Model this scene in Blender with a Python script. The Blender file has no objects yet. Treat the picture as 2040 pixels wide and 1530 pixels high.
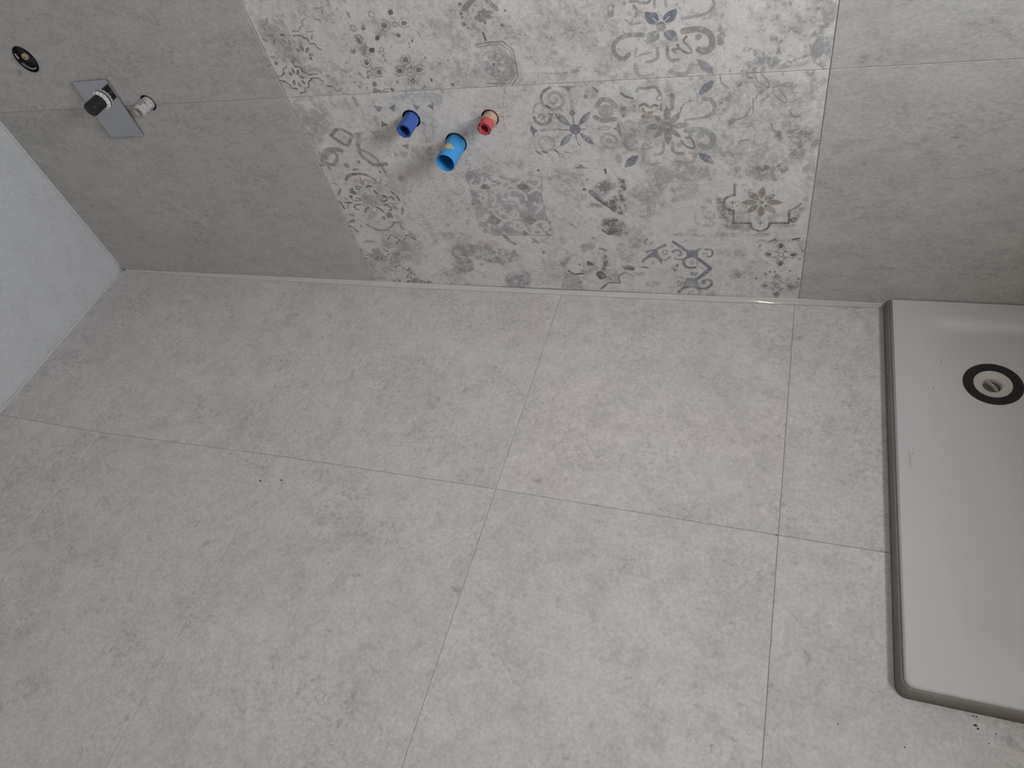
import bpy, bmesh, math, random
import numpy as np
from mathutils import Matrix, Vector

# ------------------------------------------------------------------ camera, world, lights, exposure
S = bpy.context.scene
COL = S.collection
CAM = (1.1399, -1.3503, 1.3398)
RX = (0.93808752, 0.27776621, -0.20697280)      # image right in the world
RY = (0.09116415, -0.77440418, -0.62608887)     # image down
RZ = (-0.33418695, 0.56845765, -0.75178121)     # view direction
cd = bpy.data.cameras.new('camera')
cd.sensor_width = 36.0
cd.lens = 36.0 * 1407.6 / 2040.0
cd.clip_start = 0.02
cam = bpy.data.objects.new('camera', cd)
COL.objects.link(cam)
M = Matrix.Identity(4)
for i in range(3):
    M[i][0] = RX[i]; M[i][1] = -RY[i]; M[i][2] = -RZ[i]; M[i][3] = CAM[i]
cam.matrix_world = M
S.camera = cam

w = bpy.data.worlds.new('world'); S.world = w; w.use_nodes = True
w.node_tree.nodes['Background'].inputs[0].default_value = (0.75, 0.85, 1.0, 1)
w.node_tree.nodes['Background'].inputs[1].default_value = 0.6

def area(name, loc, rot, sx, sy, power, color, spread=180):
    l = bpy.data.lights.new(name, 'AREA'); l.shape = 'RECTANGLE'; l.size = sx; l.size_y = sy
    l.energy = power; l.color = color; l.spread = math.radians(spread)
    o = bpy.data.objects.new(name, l); COL.objects.link(o); o.location = loc; o.rotation_euler = rot
    return o
# daylight entering through the window opening in the side wall
area('window_daylight', (2.55, -.82, 1.55), (0, math.radians(90), 0), .82, .90, 66, (0.92, 0.965, 1.0))
# small wall lamp behind the viewer
ll = bpy.data.lights.new('wall_lamp_bulb', 'POINT'); ll.energy = 14; ll.color = (1.0, 0.91, 0.80)
ll.shadow_soft_size = 0.06
lo = bpy.data.objects.new('wall_lamp_bulb', ll); COL.objects.link(lo); lo.location = (1.13, -2.77, 1.50)

S.view_settings.view_transform = 'Standard'
S.view_settings.look = 'None'
S.view_settings.gamma = 1.0
S.view_settings.use_curve_mapping = False
S.view_settings.exposure = -0.09

# ------------------------------------------------------------------ helpers
def obj(name, bm, mat, parent=None, smooth=False, kind=None, label=None, cat=None, group=None, origin=None):
    me = bpy.data.meshes.new(name)
    if origin is not None:
        bmesh.ops.translate(bm, verts=bm.verts, vec=-Vector(origin))
    bm.normal_update(); bm.to_mesh(me); bm.free()
    if smooth:
        for p in me.polygons: p.use_smooth = True
    if mat: me.materials.append(mat)
    o = bpy.data.objects.new(name, me); COL.objects.link(o)
    if origin is not None: o.location = origin
    if parent: o.parent = parent; o.matrix_parent_inverse = Matrix.Identity(4)
    for k, v in (('kind', kind), ('label', label), ('category', cat), ('group', group)):
        if v: o[k] = v
    return o

def thing(name, label, cat, loc=(0, 0, 0), group=None):
    o = bpy.data.objects.new(name, None); COL.objects.link(o); o.location = loc
    o.empty_display_size = 0.05
    o['label'] = label; o['category'] = cat
    if group: o['group'] = group
    return o

def box(bm, x0, x1, y0, y1, z0, z1):
    v = [bm.verts.new(p) for p in ((x0,y0,z0),(x1,y0,z0),(x1,y1,z0),(x0,y1,z0),(x0,y0,z1),(x1,y0,z1),(x1,y1,z1),(x0,y1,z1))]
    for f in ((0,3,2,1),(4,5,6,7),(0,1,5,4),(1,2,6,5),(2,3,7,6),(3,0,4,7)):
        bm.faces.new([v[i] for i in f])

def slab(corners, normal, thick, gap=0.0007, chamfer=0.0006):
    """tile: quad given by its four corners on the finished surface, joints and arris taken off"""
    c = [Vector(p) for p in corners]; n = Vector(normal).normalized()
    def inset(d):
        out = []
        for i in range(4):
            a = (c[i-1]-c[i]).normalized(); b = (c[(i+1) % 4]-c[i]).normalized()
            s = a.cross(b).length
            out.append(c[i] + (a+b)*d/max(s, .2))
        return out
    bm = bmesh.new()
    r0 = [bm.verts.new(p) for p in inset(gap+chamfer)]
    r1 = [bm.verts.new(p-n*chamfer) for p in inset(gap)]
    r2 = [bm.verts.new(p-n*thick) for p in inset(gap)]
    bm.faces.new(r0); bm.faces.new(r2[::-1])
    for a, b in ((r0, r1), (r1, r2)):
        for i in range(4):
            j = (i+1) % 4
            bm.faces.new((a[i], b[i], b[j], a[j]))
    bmesh.ops.recalc_face_normals(bm, faces=bm.faces)
    return bm

def drill(bm, holes, axis='Y', seg=40):
    """cut round holes (x, z, r) through a mesh along Y, returns a new bmesh"""
    if not holes: return bm
    me = bpy.data.meshes.new('drill_target'); bm.to_mesh(me); bm.free()
    o = bpy.data.objects.new('drill_target', me); COL.objects.link(o)
    cb = bmesh.new()
    for (x, z, r) in holes:
        m = Matrix.Translation((x, 0, z)) @ Matrix.Rotation(math.pi/2, 4, 'X')
        bmesh.ops.create_cone(cb, cap_ends=True, segments=seg, radius1=r, radius2=r, depth=0.4, matrix=m)
    cm = bpy.data.meshes.new('drill_bit'); cb.to_mesh(cm); cb.free()
    c = bpy.data.objects.new('drill_bit', cm); COL.objects.link(c)
    md = o.modifiers.new('cut', 'BOOLEAN'); md.operation = 'DIFFERENCE'; md.solver = 'EXACT'; md.object = c
    bpy.context.view_layer.update()
    dg = bpy.context.evaluated_depsgraph_get()
    res = bmesh.new(); res.from_mesh(o.evaluated_get(dg).to_mesh())
    bpy.data.objects.remove(o); bpy.data.objects.remove(c)
    bpy.data.meshes.remove(me); bpy.data.meshes.remove(cm)
    return res

def lathe(bm, prof, cx, cz, seg=48, shape=None, close=False):
    """revolve a profile of (y, r) about the Y axis through (cx, cz)"""
    rings = []
    for (y, r) in prof:
        if r <= 1e-6:
            rings.append([bm.verts.new((cx, y, cz))])
        else:
            rings.append([bm.verts.new((cx+r*(shape(k/seg) if shape else 1)*math.cos(2*math.pi*k/seg), y,
                                        cz+r*(shape(k/seg) if shape else 1)*math.sin(2*math.pi*k/seg))) for k in range(seg)])
    for a, b in zip(rings, rings[1:]):
        for k in range(seg):
            j = (k+1) % seg
            if len(a) == 1 and len(b) == 1: continue
            if len(a) == 1: bm.faces.new((a[0], b[j], b[k]))
            elif len(b) == 1: bm.faces.new((a[k], a[j], b[0]))
            else: bm.faces.new((a[k], a[j], b[j], b[k]))
    if close:
        a, b = rings[-1], rings[0]
        for k in range(seg):
            j = (k+1) % seg
            bm.faces.new((a[k], a[j], b[j], b[k]))
    return bm

def flat(bm): bmesh.ops.recalc_face_normals(bm, faces=bm.faces); return bm

# ------------------------------------------------------------------ materials
class NT:
    def __init__(s, name, rough=0.5, spec=0.4, metal=0.0, color=(.5, .5, .5)):
        s.m = bpy.data.materials.new(name); s.m.use_nodes = True
        s.n = s.m.node_tree.nodes; s.l = s.m.node_tree.links
        s.p = s.n['Principled BSDF']
        s.p.inputs['Roughness'].default_value = rough
        s.p.inputs['Specular IOR Level'].default_value = spec
        s.p.inputs['Metallic'].default_value = metal
        s.p.inputs['Base Color'].default_value = (*color, 1)
    def new(s, t, **kw):
        n = s.n.new(t)
        for k, v in kw.items():
            if k in n.inputs: n.inputs[k].default_value = v
            else: setattr(n, k, v)
        return n
    def link(s, a, b): s.l.new(a, b)
    def math(s, op, a, b=None):
        n = s.n.new('ShaderNodeMath'); n.operation = op
        for i, v in ((0, a), (1, b)):
            if v is None: continue
            if isinstance(v, (int, float)): n.inputs[i].default_value = v
            else: s.l.new(v, n.inputs[i])
        return n.outputs[0]
    def noise(s, vec, scale, detail=4, rough=.6, dist=0.0):
        n = s.n.new('ShaderNodeTexNoise'); n.inputs['Scale'].default_value = scale
        n.inputs['Detail'].default_value = detail; n.inputs['Roughness'].default_value = rough
        n.inputs['Distortion'].default_value = dist
        s.l.new(vec, n.inputs['Vector']); return n.outputs['Fac']
    def ramp(s, fac, stops):
        n = s.n.new('ShaderNodeValToRGB'); e = n.color_ramp.elements
        while len(e) < len(stops): e.new(0.5)
        for k, (p, c) in enumerate(stops):
            e[k].position = p; e[k].color = (c, c, c, 1) if isinstance(c, (int, float)) else (*c, 1)
        s.l.new(fac, n.inputs[0]); return n.outputs[0]
    def mix(s, fac, a, b, mode='MIX'):
        n = s.n.new('ShaderNodeMix'); n.data_type = 'RGBA'; n.blend_type = mode
        for sock, v in ((n.inputs[0], fac), (n.inputs[6], a), (n.inputs[7], b)):
            if isinstance(v, (int, float)): sock.default_value = v
            elif isinstance(v, tuple): sock.default_value = (*v, 1) if len(v) == 3 else v
            else: s.l.new(v, sock)
        return n.outputs[2]
    def bump(s, h, strength, dist):
        n = s.n.new('ShaderNodeBump'); n.inputs['Strength'].default_value = strength
        n.inputs['Distance'].default_value = dist
        s.l.new(h, n.inputs['Height']); s.l.new(n.outputs[0], s.p.inputs['Normal'])

def concrete(name, col, stretch=(1, 1, 1), contrast=1.0, rough=.55, image=None):
    t = NT(name, rough=rough, spec=.35)
    tc = t.new('ShaderNodeTexCoord'); oi = t.new('ShaderNodeObjectInfo')
    off = t.math('MULTIPLY', oi.outputs['Random'], 53.0)
    cb = t.new('ShaderNodeCombineXYZ'); t.link(off, cb.inputs[0]); t.link(off, cb.inputs[1]); t.link(off, cb.inputs[2])
    ad = t.new('ShaderNodeVectorMath', operation='ADD'); t.link(tc.outputs['Object'], ad.inputs[0]); t.link(cb.outputs[0], ad.inputs[1])
    mp = t.new('ShaderNodeMapping'); mp.inputs['Scale'].default_value = stretch; t.link(ad.outputs[0], mp.inputs[0])
    v = mp.outputs[0]
    big = t.noise(v, 4.2, 6, .68, .3)
    mid = t.noise(v, 22, 10, .80, .35)
    fine = t.noise(v, 130, 4, .7)
    sp = t.noise(v, 26, 8, .75, .6)
    c = contrast
    f = t.ramp(big, [(.3, 1-.08*c), (.5, 1.0), (.7, 1+.05*c)])
    g = t.ramp(mid, [(.34, 1-.15*c), (.5, 1.0), (.66, 1+.09*c)])
    h = t.ramp(fine, [(.35, 1-.10*c), (.65, 1+.08*c)])
    k = t.ramp(sp, [(.32, 1-.26*c), (.41, 1.0)])
    m1 = t.mix(1.0, f, g, 'MULTIPLY'); m1.node.clamp_result = False
    str_ = t.new('ShaderNodeMapping'); str_.inputs['Scale'].default_value = (1, 1, 1); t.link(v, str_.inputs[0])
    cl_ = t.ramp(t.noise(v, 7.5, 3, .6), [(.44, 0.0), (.62, 1.0)])
    mot = t.ramp(t.noise(v, 75, 6, .8, .5), [(.38, 1-.26*c), (.50, 1.0)])
    m1 = t.mix(1.0, m1, t.mix(cl_, (1, 1, 1), mot), 'MULTIPLY')
    m2 = t.mix(1.0, m1, h, 'MULTIPLY'); m3 = t.mix(1.0, m2, k, 'MULTIPLY')
    # sparse tiny pits
    vo = t.new('ShaderNodeTexVoronoi'); vo.inputs['Scale'].default_value = 14; t.link(v, vo.inputs['Vector'])
    pit = t.ramp(vo.outputs['Distance'], [(.014, .45), (.022, 1.0)])
    keep = t.ramp(t.noise(v, 5, 2, .5), [(.52, 1.0), (.56, 0.0)])
    pit2 = t.mix(keep, pit, (1, 1, 1))
    m4 = t.mix(1.0, m3, pit2, 'MULTIPLY')
    # faint warm and green drifts of the glaze colour
    hue = t.noise(v, 1.3, 3, .5)
    tint = t.ramp(hue, [(.34, (.99, 1.002, .993)), (.52, (1.0, 1.0, 1.0)), (.70, (1.018, .994, .994))])
    m5 = t.mix(1.0, m4, tint, 'MULTIPLY')
    base = t.mix(1.0, m5, col, 'MULTIPLY')
    if image is not None:
        uv = t.new('ShaderNodeUVMap'); uv.uv_map = 'UVMap'
        im = t.new('ShaderNodeTexImage'); im.image = image; im.interpolation = 'Linear'; im.extension = 'EXTEND'
        t.link(uv.outputs[0], im.inputs[0])
        wear = t.ramp(t.noise(v, 190, 4, .75), [(.34, .62), (.5, 1.0)])
        a = t.math('MULTIPLY', im.outputs['Alpha'], wear)
        base = t.mix(a, base, im.outputs['Color'])
    t.link(base, t.p.inputs['Base Color'])
    hh = t.mix(.5, mid, fine)
    t.bump(hh, .12, .0006)
    rr = t.ramp(mid, [(.3, rough-.06), (.7, rough+.08)]); t.link(rr, t.p.inputs['Roughness'])
    return t.m

def plain(name, col, rough=.5, spec=.4, metal=0, noise=0.06, scale=40):
    t = NT(name, rough, spec, metal, col)
    tc = t.new('ShaderNodeTexCoord')
    n = t.noise(tc.outputs['Object'], scale, 4, .6)
    r = t.ramp(n, [(.3, 1-noise), (.7, 1+noise)])
    t.link(t.mix(1.0, r, col, 'MULTIPLY'), t.p.inputs['Base Color'])
    return t.m

def blotched(name, col, blot, amount=.5, scale=60, rough=.55, blot2=None, zone=None):
    """plastic smeared with mortar or paint"""
    t = NT(name, rough, .4)
    tc = t.new('ShaderNodeTexCoord')
    n = t.noise(tc.outputs['Object'], scale, 5, .65, .8)
    f = t.ramp(n, [(amount, 0.0), (min(amount+.04, 1), 1.0)])
    c = t.mix(f, col, blot)
    if blot2:
        n2 = t.noise(tc.outputs['Object'], scale*1.9, 4, .6, 1.0)
        c = t.mix(t.ramp(n2, [(.56, 0.0), (.6, 1.0)]), c, blot2)
    t.link(c, t.p.inputs['Base Color'])
    t.bump(n, .4, .001)
    return t.m

TILE = (0.56, 0.535, 0.515)
m_floor = concrete('floor_tile_glaze', (0.60, 0.572, 0.57), (1, 1, 1), 1.0)
m_wall = concrete('wall_tile_glaze', (0.50, 0.487, 0.482), (.8, 1, 1.5), 1.0)
m_left = concrete('side_wall_tile_glaze', (0.49, 0.495, 0.515), (1, 1, 1), .5)
m_grout = plain('grout', (.43, .42, .40), .8, .2, 0, .1, 90)
m_sil = plain('silicone', (.60, .575, .56), .06, .6, 0, .03, 30)
m_sil_top = m_sil
m_mortar = plain('mortar_bed', (.12, .115, .11), .9, .1, 0, .2, 50)
m_paint = plain('plain_paint', (.34, .31, .27), .8, .2, 0, .03, 20)
m_tray = plain('tray_acrylic', (0.585, 0.575, 0.59), .38, .4, 0, .012, 6)
m_skirt = plain('tray_skirt_shade', (.245, .23, .212), .6, .3, 0, .06, 12)  # dark colour carries the shade on the tray's side faces
m_rubber = plain('black_rubber', (.022, .020, .020), .5, .3, 0, .1, 60)
m_black = plain('black_plastic', (.016, .016, .017), .45, .4, 0, .1, 60)
m_white = plain('white_plastic', (.62, .60, .57), .4, .4, 0, .05, 60)
m_drainw = plain('drain_plastic', (.55, .52, .49), .4, .4, 0, .03, 60)
m_chrome = plain('polished_chrome', (.54, .54, .56), .06, .5, 1.0, .02, 20)
m_steel = plain('steel', (.55, .54, .52), .3, .5, 1.0, .1, 60)
m_dblue = blotched('dark_blue_plastic', (.045, .10, .37), (.40, .37, .30), .66, 70)
m_lblue = blotched('light_blue_plastic', (.05, .29, .64), (.42, .38, .24), .64, 42)
m_red = blotched('red_plastic', (.50, .085, .09), (.45, .33, .24), .66, 90)
m_beige = blotched('mortar_smeared_plastic', (.46, .31, .22), (.40, .13, .11), .58, 60)
m_stub = blotched('mortar_smeared_stub', (.44, .42, .40), (.10, .13, .32), .58, 70, .6, (.36, .30, .20))
m_tan = plain('tan_plug', (.38, .33, .20), .6, .3, 0, .15, 90)

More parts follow.
